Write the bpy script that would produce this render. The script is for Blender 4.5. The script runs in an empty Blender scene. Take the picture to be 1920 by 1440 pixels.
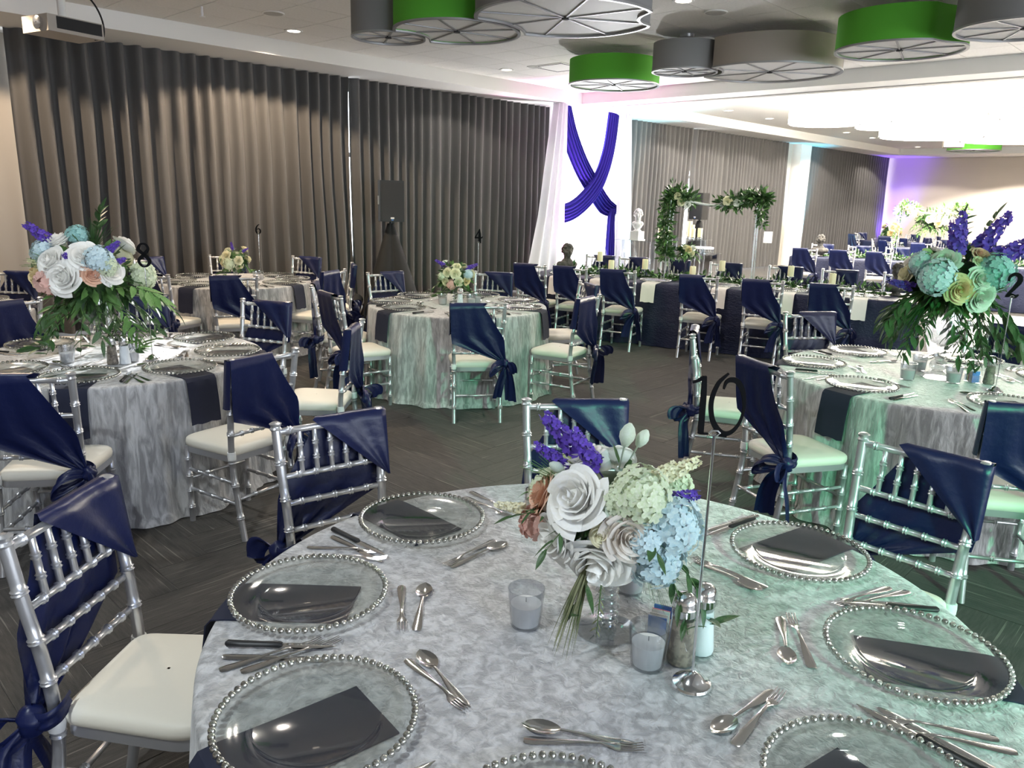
import bpy, bmesh, math, random
from mathutils import Vector, Matrix, Euler, Quaternion, noise
PI = math.pi
rad = math.radians
S = bpy.context.scene
COL = S.collection
random.seed(7)

# ------------------------------------------------------------------ camera
CAM_H = 1.76
def cam_axes(yaw=43.9, pitch=13.7, roll=1.55):
    y, p, r = rad(yaw), rad(pitch), rad(roll)
    f = Vector((math.cos(y)*math.cos(p), math.sin(y)*math.cos(p), -math.sin(p)))
    rt = Vector((math.sin(y), -math.cos(y), 0)); up = rt.cross(f)
    return f, math.cos(r)*rt+math.sin(r)*up, -math.sin(r)*rt+math.cos(r)*up
_f, _r, _u = cam_axes()
cd = bpy.data.cameras.new('camera'); cam = bpy.data.objects.new('camera', cd); COL.objects.link(cam)
cd.sensor_width = 36; cd.lens = 36*1450/1920; cd.clip_start = .05; cd.clip_end = 200
cam.matrix_world = Matrix(((_r.x, _u.x, -_f.x, 0), (_r.y, _u.y, -_f.y, 0), (_r.z, _u.z, -_f.z, CAM_H), (0, 0, 0, 1)))
S.camera = cam
# ------------------------------------------------------------------ world, exposure
W = bpy.data.worlds.new('world'); S.world = W; W.use_nodes = True
W.node_tree.nodes['Background'].inputs[0].default_value = (.75, .85, 1, 1)
W.node_tree.nodes['Background'].inputs[1].default_value = .6
S.view_settings.view_transform = 'Standard'; S.view_settings.look = 'None'
S.view_settings.exposure = 0.0; S.view_settings.gamma = 1; S.view_settings.use_curve_mapping = False
# ------------------------------------------------------------------ room lamps (ceiling downlights and stage lights)
def spot(name, loc, tgt, e, col, ang=110, blend=.6, r=.05):
    l = bpy.data.lights.new(name, 'SPOT'); l.energy = e; l.color = col; l.spot_size = rad(ang); l.spot_blend = blend; l.shadow_soft_size = r
    o = bpy.data.objects.new(name, l); COL.objects.link(o); o.location = loc
    o.rotation_euler = (Vector(tgt)-Vector(loc)).to_track_quat('-Z', 'Y').to_euler()
    return o
WARM = (1, .78, .55); NEUT = (1, .92, .82); COOL = (.86, .95, 1)
# downlights of the near bay, in view and further back over the camera side
DOWN1 = [(5.13, 8.6, WARM, 400), (8.57, 8.53, NEUT, 90), (6.63, 4.32, NEUT, 170), (1.7, 8.6, WARM, 330),
         (3.2, 4.3, NEUT, 150), (-.2, 4.3, COOL, 110), (3.2, .4, COOL, 8), (6.6, .4, NEUT, 40), (-1.0, 1.2, COOL, 300), (1.4, -2.8, COOL, 80), (6.6, -3.2, COOL, 90)]  # brightest cool one stands off the grid, put there to key table ten
for x, y, cl, e in DOWN1:
    spot('downlight_lamp', (x, y+(.2 if y > 8 else 0), 3.53), (x, y+(.2 if y > 8 else 0), 0), e, cl, 140, .15, .05)
DOWN2 = [(14.88, 8.45, NEUT, 260), (16.71, 8.47, NEUT, 260), (18.7, 8.4, NEUT, 260), (20.75, 8.37, NEUT, 260), (22.65, 8.41, NEUT, 260), (26.56, 8.46, NEUT, 300), (26.6, 5.6, NEUT, 1600), (26.6, 2.6, NEUT, 1600)]  # last two are added to brighten the far wall
for x, y, cl, e in DOWN2:
    spot('downlight_lamp', (x, y+(.2 if y > 8 else 0), 3.53), (x, y+(.2 if y > 8 else 0), 0), e, cl, 140, .15, .05)
# coloured stage lights standing beyond the frame and the uplights at the wall
spot('stage_lamp_green', (.3, -3.6, 2.6), (3.5, .7, .5), 1000, (.10, 1, .42), 50, 1.0, .08)
spot('stage_lamp_blue', (.5, -3.4, 2.7), (1.2, 2.6, .6), 150, (.35, .5, 1), 75, .8, .08)
spot('added_uplight_white', (11.9, 8.9, .25), (10.3, 7.4, 3.5), 900, (1, .97, .95), 120, .9, .08)  # added lamp, brightens the middle of the ceiling
spot('uplight_cyan', (21.95, 9.55, .25), (22.05, 10.25, 2.2), 700, (.12, .7, 1), 60, .8, .06)
spot('uplight_violet', (28.6, 9.5, .25), (28.95, 10.2, 2.6), 900, (.18, .06, 1), 80, .8, .06)
spot('uplight_drape', (10.95, 9.1, .3), (11.3, 9.2, 3.4), 700, (1, .30, .75), 75, .7, .06)
spot('uplight_drape_cyan', (13.2, 9.1, .3), (12.9, 9.5, 3.3), 600, (.35, .85, 1), 75, .7, .06)

# ------------------------------------------------------------------ mesh builder
class MB:
    def __init__(s): s.v = []; s.f = []
    def add(s, v, f):
        o = len(s.v); s.v += [tuple(p) for p in v]; s.f += [tuple(i+o for i in q) for q in f]; return s
    def grid(s, P, cu=False, cv=False):
        n = len(P); m = len(P[0]); o = len(s.v)
        for r in P: s.v += [tuple(p) for p in r]
        for i in range(n if cu else n-1):
            for j in range(m if cv else m-1):
                a = o+i*m+j; b = o+i*m+(j+1) % m; c = o+((i+1) % n)*m+(j+1) % m; d = o+((i+1) % n)*m+j
                s.f.append((a, b, c, d))
        return s
    def lathe(s, prof, n=24, c=(0, 0, 0), cap=True):
        P = [[(c[0]+r*math.cos(2*PI*k/n), c[1]+r*math.sin(2*PI*k/n), c[2]+z) for k in range(n)] for r, z in prof]
        o = len(s.v); s.grid(P, False, True); m = len(prof)
        if cap:
            if prof[0][0] > 1e-5: s.f.append(tuple(o+k for k in range(n))[::-1])
            if prof[-1][0] > 1e-5: s.f.append(tuple(o+(m-1)*n+k for k in range(n)))
        return s
    def sweep(s, path, rr, n=8, cap=True, flat=(1, 1), up=None):
        path = [Vector(p) for p in path]; m = len(path)
        if not hasattr(rr, '__len__'): rr = [rr]*m
        rows = []; prev = None
        for i in range(m):
            t = (path[min(i+1, m-1)]-path[max(i-1, 0)])
            if t.length < 1e-9: t = Vector((0, 0, 1))
            t.normalize()
            if prev is None:
                a = Vector(up) if up else (Vector((0, 0, 1)) if abs(t.z) < .9 else Vector((1, 0, 0)))
            else: a = prev
            b = a-t*a.dot(t)
            if b.length < 1e-6: b = t.orthogonal()
            b.normalize(); prev = b; c = t.cross(b)
            rows.append([path[i]+rr[i]*(flat[0]*math.cos(2*PI*k/n)*c+flat[1]*math.sin(2*PI*k/n)*b) for k in range(n)])
        o = len(s.v); s.grid(rows, False, True)
        if cap:
            s.f.append(tuple(o+k for k in range(n))[::-1]); s.f.append(tuple(o+(m-1)*n+k for k in range(n)))
        return s
    def box(s, c, d, rz=0):
        x, y, z = [q/2 for q in d]; cs, sn = math.cos(rz), math.sin(rz)
        v = [(c[0]+a*x*cs-b*y*sn, c[1]+a*x*sn+b*y*cs, c[2]+e*z) for e in (-1, 1) for a, b in ((-1, -1), (1, -1), (1, 1), (-1, 1))]
        return s.add(v, [(3, 2, 1, 0), (4, 5, 6, 7), (0, 1, 5, 4), (1, 2, 6, 5), (2, 3, 7, 6), (3, 0, 4, 7)])
    def prism(s, pts, z0, z1):
        n = len(pts); o = len(s.v)
        s.v += [(p[0], p[1], z0) for p in pts]+[(p[0], p[1], z1) for p in pts]
        s.f.append(tuple(o+i for i in range(n))[::-1]); s.f.append(tuple(o+n+i for i in range(n)))
        for i in range(n): s.f.append((o+i, o+(i+1) % n, o+n+(i+1) % n, o+n+i))
        return s
    def sphere(s, c, r, nu=10, nv=6, sc=(1, 1, 1)):
        P = [[(c[0]+r*sc[0]*math.sin(PI*j/nv)*math.cos(2*PI*i/nu), c[1]+r*sc[1]*math.sin(PI*j/nv)*math.sin(2*PI*i/nu), c[2]-r*sc[2]*math.cos(PI*j/nv)) for i in range(nu)] for j in range(nv+1)]
        return s.grid(P, False, True)
    def xf(s, M, i0=0):
        s.v = s.v[:i0]+[tuple(M @ Vector(p)) for p in s.v[i0:]]; return s
    def join(s, o, M=None):
        return s.add([tuple(M @ Vector(p)) for p in o.v] if M else o.v, o.f)
    def mesh(s, name, ang=40, mat=None):
        me = bpy.data.meshes.new(name); me.from_pydata(s.v, [], s.f)
        bm = bmesh.new(); bm.from_mesh(me); bmesh.ops.remove_doubles(bm, verts=bm.verts, dist=1e-5); bmesh.ops.recalc_face_normals(bm, faces=bm.faces); bm.to_mesh(me); bm.free()
        if ang:
            me.shade_smooth()
            if ang < 180: me.set_sharp_from_angle(angle=rad(ang))
        if mat: me.materials.append(mat)
        return me

def ob(name, me, parent=None, loc=(0, 0, 0), rot=(0, 0, 0), mat=None, sc=None, kind=None):
    if isinstance(me, MB): me = me.mesh(name, 40, mat)
    o = bpy.data.objects.new(name, me); COL.objects.link(o)
    if parent: o.parent = parent
    o.location = loc; o.rotation_euler = rot
    if sc: o.scale = sc if hasattr(sc, '__len__') else (sc, sc, sc)
    if kind: o['kind'] = kind
    return o
def tag(o, label, cat, group=None):
    o['label'] = label; o['category'] = cat
    if group: o['group'] = group
    return o
def thing(name, label, cat, loc=(0, 0, 0), rz=0, group=None):
    o = bpy.data.objects.new(name, None); COL.objects.link(o); o.empty_display_size = .1
    o.location = loc; o.rotation_euler = (0, 0, rz)
    return tag(o, label, cat, group)
def struct(name, me, mat=None, **k):
    o = ob(name, me, mat=mat, **k); o['kind'] = 'structure'; return o
def build(root, spec):
    """spec: list of (name, mesh, loc, rot, [subparts of the same form])"""
    for p in spec:
        o = ob(p[0], p[1], root, p[2] if len(p) > 2 else (0, 0, 0), p[3] if len(p) > 3 else (0, 0, 0))
        if len(p) > 4: build(o, p[4])

def lerp(a, b, t): return a+(b-a)*t
def poly(pts, s):
    """point at s in 0..1 on a polyline of (s,x,y..) knots, smooth"""
    for i in range(len(pts)-1):
        if s <= pts[i+1][0] or i == len(pts)-2:
            t = (s-pts[i][0])/(pts[i+1][0]-pts[i][0]); t = max(0, min(1, t))
            return [lerp(a, b, t) for a, b in zip(pts[i][1:], pts[i+1][1:])]
def catmull(P, n=6):
    P = [Vector(p) for p in P]; out = []
    for i in range(len(P)-1):
        a, b, c, d = P[max(i-1, 0)], P[i], P[i+1], P[min(i+2, len(P)-1)]
        for k in range(n):
            t = k/n; out.append(.5*((2*b)+(c-a)*t+(2*a-5*b+4*c-d)*t*t+(3*b-a-3*c+d)*t**3))
    out.append(P[-1]); return out

# ------------------------------------------------------------------ materials
def mat(name, col, rough=.5, metal=0, spec=.5, sheen=0, bump=None, var=None, emit=None, trans=0, coat=0, ior=1.45):
    m = bpy.data.materials.new(name); m.use_nodes = True; nt = m.node_tree; b = nt.nodes['Principled BSDF']
    def si(k, v):
        if k in b.inputs: b.inputs[k].default_value = v
    si('Base Color', (*col, 1)); si('Roughness', rough); si('Metallic', metal); si('Specular IOR Level', spec); si('Sheen Weight', sheen); si('Coat Weight', coat)
    si('Transmission Weight', trans); si('IOR', ior)
    if emit: si('Emission Color', (*emit[0], 1)); si('Emission Strength', emit[1])
    tc = None
    if var or bump:
        tc = nt.nodes.new('ShaderNodeTexCoord')
    if var:   # (colour2, scale, detail, lo, hi, stretch)
        mp = nt.nodes.new('ShaderNodeMapping'); mp.inputs['Scale'].default_value = var[5] if len(var) > 5 else (1, 1, 1)
        nz = nt.nodes.new('ShaderNodeTexNoise'); nz.inputs['Scale'].default_value = var[1]; nz.inputs['Detail'].default_value = var[2]
        nz.inputs['Distortion'].default_value = var[6] if len(var) > 6 else 0
        cr = nt.nodes.new('ShaderNodeValToRGB'); cr.color_ramp.elements[0].position = var[3]; cr.color_ramp.elements[1].position = var[4]
        cr.color_ramp.elements[0].color = (*col, 1); cr.color_ramp.elements[1].color = (*var[0], 1)
        nt.links.new(tc.outputs['Object'], mp.inputs[0]); nt.links.new(mp.outputs[0], nz.inputs['Vector']); nt.links.new(nz.outputs['Fac'], cr.inputs[0]); nt.links.new(cr.outputs[0], b.inputs['Base Color'])
    if bump:  # (scale, strength, distance, stretch)
        mp = nt.nodes.new('ShaderNodeMapping'); mp.inputs['Scale'].default_value = bump[3] if len(bump) > 3 else (1, 1, 1)
        nz = nt.nodes.new('ShaderNodeTexNoise'); nz.inputs['Scale'].default_value = bump[0]; nz.inputs['Detail'].default_value = 5
        if len(bump) > 4: nz.inputs['Distortion'].default_value = bump[4]
        bp = nt.nodes.new('ShaderNodeBump'); bp.inputs['Strength'].default_value = bump[1]; bp.inputs['Distance'].default_value = bump[2]
        nt.links.new(tc.outputs['Object'], mp.inputs[0]); nt.links.new(mp.outputs[0], nz.inputs['Vector']); nt.links.new(nz.outputs['Fac'], bp.inputs['Height']); nt.links.new(bp.outputs[0], b.inputs['Normal'])
    return m
def glassy(name, tint=(.95, .97, .97), gl=.08, rough=.03, edge=1.35):
    """thin clear glass: see-through with a Fresnel gloss"""
    m = bpy.data.materials.new(name); m.use_nodes = True; nt = m.node_tree; nt.nodes.remove(nt.nodes['Principled BSDF'])
    t = nt.nodes.new('ShaderNodeBsdfTransparent'); t.inputs[0].default_value = (*tint, 1)
    g = nt.nodes.new('ShaderNodeBsdfGlossy'); g.inputs['Roughness'].default_value = rough; g.inputs['Color'].default_value = (1, 1, 1, 1)
    lw = nt.nodes.new('ShaderNodeLayerWeight'); lw.inputs['Blend'].default_value = .5
    pw = nt.nodes.new('ShaderNodeMath'); pw.operation = 'POWER'; pw.inputs[1].default_value = 4.5
    ml = nt.nodes.new('ShaderNodeMath'); ml.operation = 'MULTIPLY'; ml.inputs[1].default_value = edge-.9
    ad = nt.nodes.new('ShaderNodeMath'); ad.operation = 'ADD'; ad.inputs[1].default_value = gl; ad.use_clamp = True
    mx = nt.nodes.new('ShaderNodeMixShader'); out = nt.nodes['Material Output']
    nt.links.new(lw.outputs['Facing'], pw.inputs[0]); nt.links.new(pw.outputs[0], ml.inputs[0]); nt.links.new(ml.outputs[0], ad.inputs[0])
    nt.links.new(ad.outputs[0], mx.inputs[0]); nt.links.new(t.outputs[0], mx.inputs[1]); nt.links.new(g.outputs[0], mx.inputs[2]); nt.links.new(mx.outputs[0], out.inputs[0])
    return m
def sheer(name, col, tr=.35, tl=.6):
    """thin cloth that passes light"""
    m = bpy.data.materials.new(name); m.use_nodes = True; nt = m.node_tree; nt.nodes.remove(nt.nodes['Principled BSDF'])
    d = nt.nodes.new('ShaderNodeBsdfDiffuse'); d.inputs[0].default_value = (*col, 1)
    l = nt.nodes.new('ShaderNodeBsdfTranslucent'); l.inputs[0].default_value = (*col, 1)
    t = nt.nodes.new('ShaderNodeBsdfTransparent')
    a = nt.nodes.new('ShaderNodeMixShader'); a.inputs[0].default_value = tl
    b = nt.nodes.new('ShaderNodeMixShader'); b.inputs[0].default_value = tr
    nt.links.new(d.outputs[0], a.inputs[1]); nt.links.new(l.outputs[0], a.inputs[2]); nt.links.new(a.outputs[0], b.inputs[1]); nt.links.new(t.outputs[0], b.inputs[2]); nt.links.new(b.outputs[0], nt.nodes['Material Output'].inputs[0])
    return m
M = {}
M['wall'] = mat('painted_wall', (.46, .42, .37), .8, bump=(60, .05, .002))
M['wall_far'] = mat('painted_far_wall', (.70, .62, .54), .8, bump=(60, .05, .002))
M['white_paint'] = mat('white_paint', (.80, .79, .77), .75, bump=(80, .04, .002))
M['tile'] = mat('acoustic_tile', (.76, .74, .71), .9, bump=(220, .25, .002), var=((.80, .78, .75), 40, 4, .4, .6))
M['seam'] = mat('ceiling_grid', (.45, .44, .42), .7)
def carpet(name, c1, c2, c3):
    m = mat(name, c1, .95, sheen=.1, bump=(350, .5, .004), var=(c2, 9, 6, .35, .7, (1, 10, 1), .4)); nt = m.node_tree; b = nt.nodes['Principled BSDF']
    base = b.inputs['Base Color'].links[0].from_socket
    tc = nt.nodes.new('ShaderNodeTexCoord'); mp = nt.nodes.new('ShaderNodeMapping'); mp.inputs['Scale'].default_value = (1.6, 75, 1)
    nz = nt.nodes.new('ShaderNodeTexNoise'); nz.inputs['Scale'].default_value = 1; nz.inputs['Detail'].default_value = 2
    oi = nt.nodes.new('ShaderNodeObjectInfo'); av = nt.nodes.new('ShaderNodeVectorMath'); av.operation = 'ADD'
    cr = nt.nodes.new('ShaderNodeValToRGB'); cr.color_ramp.elements[0].position = .63; cr.color_ramp.elements[1].position = .68
    mx = nt.nodes.new('ShaderNodeMix'); mx.data_type = 'RGBA'; mx.inputs[7].default_value = (*c3, 1)
    nt.links.new(tc.outputs['Object'], av.inputs[0]); nt.links.new(oi.outputs['Location'], av.inputs[1]); nt.links.new(av.outputs[0], mp.inputs[0]); nt.links.new(mp.outputs[0], nz.inputs['Vector']); nt.links.new(nz.outputs['Fac'], cr.inputs[0])
    nt.links.new(cr.outputs[0], mx.inputs[0]); nt.links.new(base, mx.inputs[6]); nt.links.new(mx.outputs[2], b.inputs['Base Color']); return m
M['carpet'] = carpet('carpet', (.030, .026, .023), (.058, .051, .045), (.15, .135, .115))
M['carpet2'] = carpet('carpet_light', (.036, .032, .028), (.066, .058, .051), (.16, .145, .125))
M['curtain'] = mat('curtain_cloth', (.095, .091, .090), .85, sheen=.12, bump=(300, .15, .002))
M['silver'] = mat('silver_paint', (.62, .62, .64), .32, metal=.75)
M['cushion'] = mat('cream_vinyl', (.80, .76, .66), .5, bump=(12, .15, .01))
M['strap'] = mat('white_strap', (.8, .8, .78), .7)
M['navy'] = mat('navy_satin', (.004, .009, .056), .38, spec=.5, sheen=0, bump=(9, .35, .02))
M['navy_cloth'] = mat('navy_crinkle', (.009, .013, .045), .5, spec=.5, bump=(30, .8, .012, (1, 1, 2.2), .8))
M['napkin'] = mat('navy_napkin', (.011, .014, .034), .8, bump=(500, .1, .001))
M['linen'] = mat('ivory_napkin', (.80, .76, .72), .8)
M['velvet'] = mat('crushed_velvet', (.29, .285, .285), .5, sheen=.6, var=((.56, .555, .555), 30, 12, .40, .63, (1, 1, .22), .9), bump=(48, .9, .009, (1, 1, .3), 1.0))
M['chrome'] = mat('chrome', (.85, .85, .86), .14, metal=1)
M['steel'] = mat('cutlery_steel', (.72, .71, .70), .14, metal=1)
M['black_plastic'] = mat('black_plastic', (.012, .012, .013), .45)
M['black_matt'] = mat('black_matt', (.016, .016, .018), .75)
M['figure_black'] = mat('black_figure', (.008, .008, .009), .9, spec=.05)
M['grille'] = mat('speaker_grille', (.022, .022, .024), .6, bump=(400, .6, .002))
M['black_cloth'] = mat('black_stretch_cloth', (.012, .012, .013), .8)
M['acrylic_black'] = mat('black_acrylic', (.006, .006, .007), .15)
M['glass'] = glassy('clear_glass', (.93, .95, .95), .06)
M['charger'] = glassy('charger_glass', (.93, .95, .94), .10, .06, 1.4)
M['bead'] = mat('glass_bead', (.60, .60, .57), .07, metal=1)
M['crystal'] = glassy('crystal', (.86, .89, .91), .26, .05, 1.8)
M['acrylic'] = glassy('clear_acrylic', (.9, .93, .95), .10, .04, 1.4)
M['mercury'] = glassy('mercury_glass', (.82, .83, .85), .16, .16, 1.5)
M['wax'] = mat('ivory_wax', (.86, .80, .52), .5)
M['wax_white'] = mat('white_wax', (.86, .85, .82), .5)
M['salt'] = mat('salt', (.85, .86, .90), .6)
M['pepper'] = mat('pepper', (.15, .12, .10), .8, var=((.3, .25, .2), 90, 3, .4, .6))
M['paper'] = mat('white_paper', (.82, .82, .82), .7)
M['pink'] = mat('pink_paper', (.75, .22, .42), .7); M['yellow'] = mat('yellow_paper', (.80, .62, .12), .7); M['blue_paper'] = mat('blue_paper', (.10, .25, .65), .7)
M['green_shade'] = mat('green_fabric_shade', (.11, .46, .040), .8, bump=(400, .1, .001))
M['grey_shade'] = mat('grey_fabric_shade', (.25, .25, .255), .8, bump=(400, .1, .001))
M['taupe_shade'] = mat('taupe_fabric_shade', (.40, .36, .32), .8, bump=(400, .1, .001))
M['diffuser'] = mat('white_diffuser', (.84, .83, .83), .5)
M['spoke'] = mat('grey_metal', (.38, .38, .39), .4, metal=.6)
M['lamp'] = mat('downlight_lens', (1, 1, 1), .5, emit=((1, .88, .7), 14))
M['lit_shade'] = mat('lit_shade', (.9, .88, .82), .6, emit=((1, .93, .80), 34))
M['daylight'] = mat('daylight_pane', (.8, .85, .9), .3, emit=((.88, .94, 1), 6))
M['daylight_sun'] = mat('daylight_pane_sunny', (.8, .85, .9), .3, emit=((1, .97, .95), 16))
M['added_daylight'] = mat('added_daylight_pane', (.8, .85, .9), .3, emit=((.86, .93, 1), 9))  # glow of the added pane behind the camera
M['sheer'] = sheer('white_sheer', (.92, .92, .95), .25, .65)
M['white_drape'] = sheer('white_drape_cloth', (.80, .80, .86), .0, .10)
M['swag'] = sheer('royal_blue_chiffon', (.026, .020, .19), .0, .03)
M['stone'] = mat('dark_stone', (.06, .055, .05), .75, bump=(60, .6, .006), var=((.12, .11, .10), 30, 5, .4, .7))
M['plaster'] = mat('white_plaster', (.85, .85, .85), .6)
M['vinyl'] = mat('white_vinyl', (.85, .85, .87), .25)
M['mirror'] = mat('mirror', (.85, .86, .88), .04, metal=1)
def petal(n, c, c2=None):
    m = mat(n, c, .55, sheen=.2, spec=.3, var=((c2 or c), 14, 3, .35, .65)); nt = m.node_tree; b = nt.nodes['Principled BSDF']
    tl = nt.nodes.new('ShaderNodeBsdfTranslucent'); tl.inputs[0].default_value = (*(c2 or c), 1); mx = nt.nodes.new('ShaderNodeMixShader'); mx.inputs[0].default_value = .18
    nt.links.new(b.outputs[0], mx.inputs[1]); nt.links.new(tl.outputs[0], mx.inputs[2]); nt.links.new(mx.outputs[0], nt.nodes['Material Output'].inputs[0]); return m
M['rose_white'] = petal('white_petal', (.92, .90, .84), (.96, .95, .92)); M['rose_blush'] = petal('blush_petal', (.80, .72, .63), (.84, .78, .72)); M['rose_peach'] = petal('peach_petal', (.80, .45, .30), (.85, .60, .45))
M['rose_yellow'] = petal('yellow_petal', (.80, .62, .32), (.86, .75, .45)); M['rose_cream'] = petal('cream_petal', (.82, .78, .52), (.85, .82, .62)); M['rose_green'] = petal('mint_petal', (.62, .72, .58), (.72, .80, .70))
M['hyd_blue'] = petal('pale_blue_petal', (.50, .66, .74), (.66, .78, .80)); M['hyd_green'] = petal('pale_green_petal', (.62, .72, .45), (.78, .82, .66)); M['hyd_teal'] = petal('teal_petal', (.26, .52, .50), (.40, .64, .62))
M['purple'] = petal('violet_petal', (.08, .035, .34), (.14, .07, .50)); M['pinkish'] = petal('coral_petal', (.78, .45, .38), (.82, .55, .48)); M['budgreen'] = petal('bud_green', (.50, .62, .20), (.70, .78, .45))
M['leaf'] = mat('leaf_green', (.030, .075, .025), .45, spec=.5, var=((.055, .12, .035), 20, 3, .4, .6))
M['leaf_light'] = mat('leaf_bright', (.09, .20, .05), .45, spec=.5, var=((.14, .28, .08), 20, 3, .4, .6))
M['leaf_olive'] = mat('leaf_olive', (.10, .12, .05), .6, var=((.19, .20, .10), 20, 3, .4, .6))
M['stem'] = mat('stem_green', (.06, .12, .03), .6)
# ================================================================== STRUCTURE
ZS, ZC = 3.36, 3.55
struct('floor', MB().box((11, .5, -.052), (37, 20.5, .1)), M['carpet'])
floor = bpy.data.objects['floor']
# herringbone carpet planks, the nearest as pieces of the floor
PL, PW = 1.0, .25
pm = [MB().box((0, 0, -.005), (PL-.002, PW-.002, .010)).mesh('carpet_plank', 0, M[k]) for k in ('carpet', 'carpet2')]
cand = []
for a in range(-80, 90):
    for b in range(-24, 24):
        ox, oy = a*PW+b*PL, a*PW-b*PL
        for v, (cx, cy) in ((0, (ox+PL/2, oy+PW/2)), (1, (ox+PL+PW/2, oy+PW-PL/2))):
            if cx < -1 or cy < -1 or cx > 11 or cy > 9.3: continue
            d = Vector((cx, cy, -CAM_H)); z = d.dot(_f)
            if z < .8: continue
            px, py = 960+1450*d.dot(_r)/z, 720-1450*d.dot(_u)/z
            if -150 < px < 2000 and py < 1500: cand.append((z, cx, cy, v))
cand.sort()
for z, cx, cy, v in cand[:290]:
    ob('carpet_plank', pm[random.random() < .45], floor, (cx, cy, 0), (0, 0, PI/2*v+PI*random.randint(0, 1)))
# walls
YB = 10.5
struct('wall_back', MB().box((11.6, YB+.1, 1.85), (35.6, .2, 3.7)), M['wall'])
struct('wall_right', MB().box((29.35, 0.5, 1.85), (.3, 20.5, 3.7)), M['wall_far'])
struct('wall_left', MB().box((-6.1, .5, 1.85), (.2, 20.5, 3.7)), M['wall'])
struct('wall_front', MB().box((11.6, -9.6, 1.85), (35.6, .2, 3.7)), M['wall'])
# ceiling: slab, soffit along the curtain wall, beam between the bays
struct('ceiling', MB().box((11.6, .5, ZC+.16), (36, 20.5, .3)), M['seam'])
ceil = bpy.data.objects['ceiling']
tm = MB().box((0, 0, .004), (.602, .602, .012)).mesh('ceiling_tile', 0, M['tile'])
n = 0
for i in range(16):
    for j in range(15):
        x, y = 11.2-.305-.61*i, 9.24-.305-.61*j
        ob('ceiling_tile', tm, ceil, (x, y, ZC)); n += 1
ob('ceiling_field', MB().box((20, .5, ZC+.004), (16, 20, .012)), ceil, mat=M['tile'], kind='stuff')
ob('ceiling_field', MB().box((2.5, -5, ZC+.004), (17, 9, .012)), ceil, mat=M['tile'], kind='stuff')
struct('trim_1', MB().box((11.6, 9.94, ZS+.2), (36, 1.4, .4)), M['white_paint'])
struct('trim_2', MB().box((11.6, -.2, ZS+.2), (.8, 18.9, .4)), M['white_paint'])
struct('trim_3', MB().box((28.3, -.2, ZS+.2), (1.8, 18.9, .4)), M['white_paint'])
# partition track under the beam and folding-wall stop
struct('trim_4', MB().box((11.75, -.2, ZS-.008), (.12, 18.9, .016)), M['seam'])
# white column between the far curtains
struct('wall_column', MB().box((22.05, 10.2, ZS/2), (.66, .5, ZS)), M['white_paint'])
struct('wall_pier', MB().box((21.35, 10.33, ZS/2), (.55, .34, ZS)), M['wall'])
struct('baseboard_right', MB().box((29.185, .5, .06), (.03, 20.5, .12)), M['white_paint'])
struct('baseboard_back', MB().box((-1.8, YB-.015, .06), (8.4, .03, .12)), M['white_paint'])
# windows behind the curtains
for i, (a, b) in enumerate(((2.7, 10.6), (10.9, 13.0), (13.3, 20.9), (22.5, 28.7))):
    w = struct('window_%d' % (i+1), MB().box(((a+b)/2, YB-.02, 1.66), (b-a, .02, 3.2)), M['daylight_sun' if i == 1 else 'daylight'])
    k = max(1, int((b-a)/1.6))
    for q in range(k+1):
        ob('mullion', MB().box((a+(b-a)*q/k, YB-.05, 1.66), (.07, .05, 3.25)), w, mat=M['spoke'])
    for z in (.06, 2.3, 3.25): ob('transom', MB().box(((a+b)/2, YB-.045, z), (b-a, .04, .07)), w, mat=M['spoke'])

w = struct('window_5', MB().box((3, -9.47, 1.7), (13, .02, 2.6)), M['added_daylight'])  # unseen glowing pane added behind the camera to brighten ceiling and tables
for q in range(9): ob('mullion', MB().box((-3.5+13*q/8, -9.45, 1.7), (.08, .05, 2.7)), w, mat=M['spoke'])
# ---------------------------------------------------------------- curtains
def curtain(x0, x1, label, seed, per=.19, amp=.055, y=10.08, z0=.035, z1=ZS+.006, lean=None, mt='curtain'):
    rnd = random.Random(seed); nx = int((x1-x0)/.017); nz = 16
    ph = [0]; am = []
    x = x0
    # fold phase advances irregularly
    rows = []; phs = []; p = 0
    for i in range(nx+1):
        xx = x0+(x1-x0)*i/nx
        p += (x1-x0)/nx*2*PI/(per*(1+.45*noise.noise((xx*1.3+seed*7.1, seed, 0)))); phs.append(p)
    for j in range(nz+1):
        z = z0+(z1-z0)*j/nz; t = 1-j/nz; row = []
        for i in range(nx+1):
            xx = x0+(x1-x0)*i/nx
            a = amp*(.75+.5*noise.noise((xx*2+seed, 3.3, z*.25)))*(1+.35*t)
            w = math.sin(phs[i]+.55*noise.noise((xx*1.7, z*.6, seed)))
            w = math.copysign(abs(w)**.75, w)
            sway = .05*t*noise.noise((xx*3, z*.5, seed+9))
            dx = lean(xx, z) if lean else 0
            row.append((xx+sway+dx, y+a*w+.03*noise.noise((xx*.8, z*.5, seed+4)), z))
        rows.append(row)
    o = ob('curtain', MB().grid(rows).mesh('curtain', 180, M[mt])); tag(o, label, 'curtain', 'grey floor length curtains')
    return o
curtain(2.55, 6.85, 'long taupe pleated curtain lit warm, hanging beside the bare beige wall end', 1, .2, .085)
curtain(6.90, 11.28, 'dark grey pleated curtain behind the loudspeaker on the black-draped stand', 2, .18, .075)
curtain(13.1, 16.22, 'grey pleated curtain hanging right beside the white drape, its edge pulled aside', 3, .17, .065, lean=lambda x, z: -.10*max(0, (x-15.6)/.6)*max(0, min(1, (2.6-z)/1.2)))
curtain(16.33, 21.1, 'wide taupe pleated curtain ending at the white column', 4, .18, .065)
curtain(22.45, 28.95, 'taupe pleated curtain between the white column and the violet-lit corner', 5, .2, .065)

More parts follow.
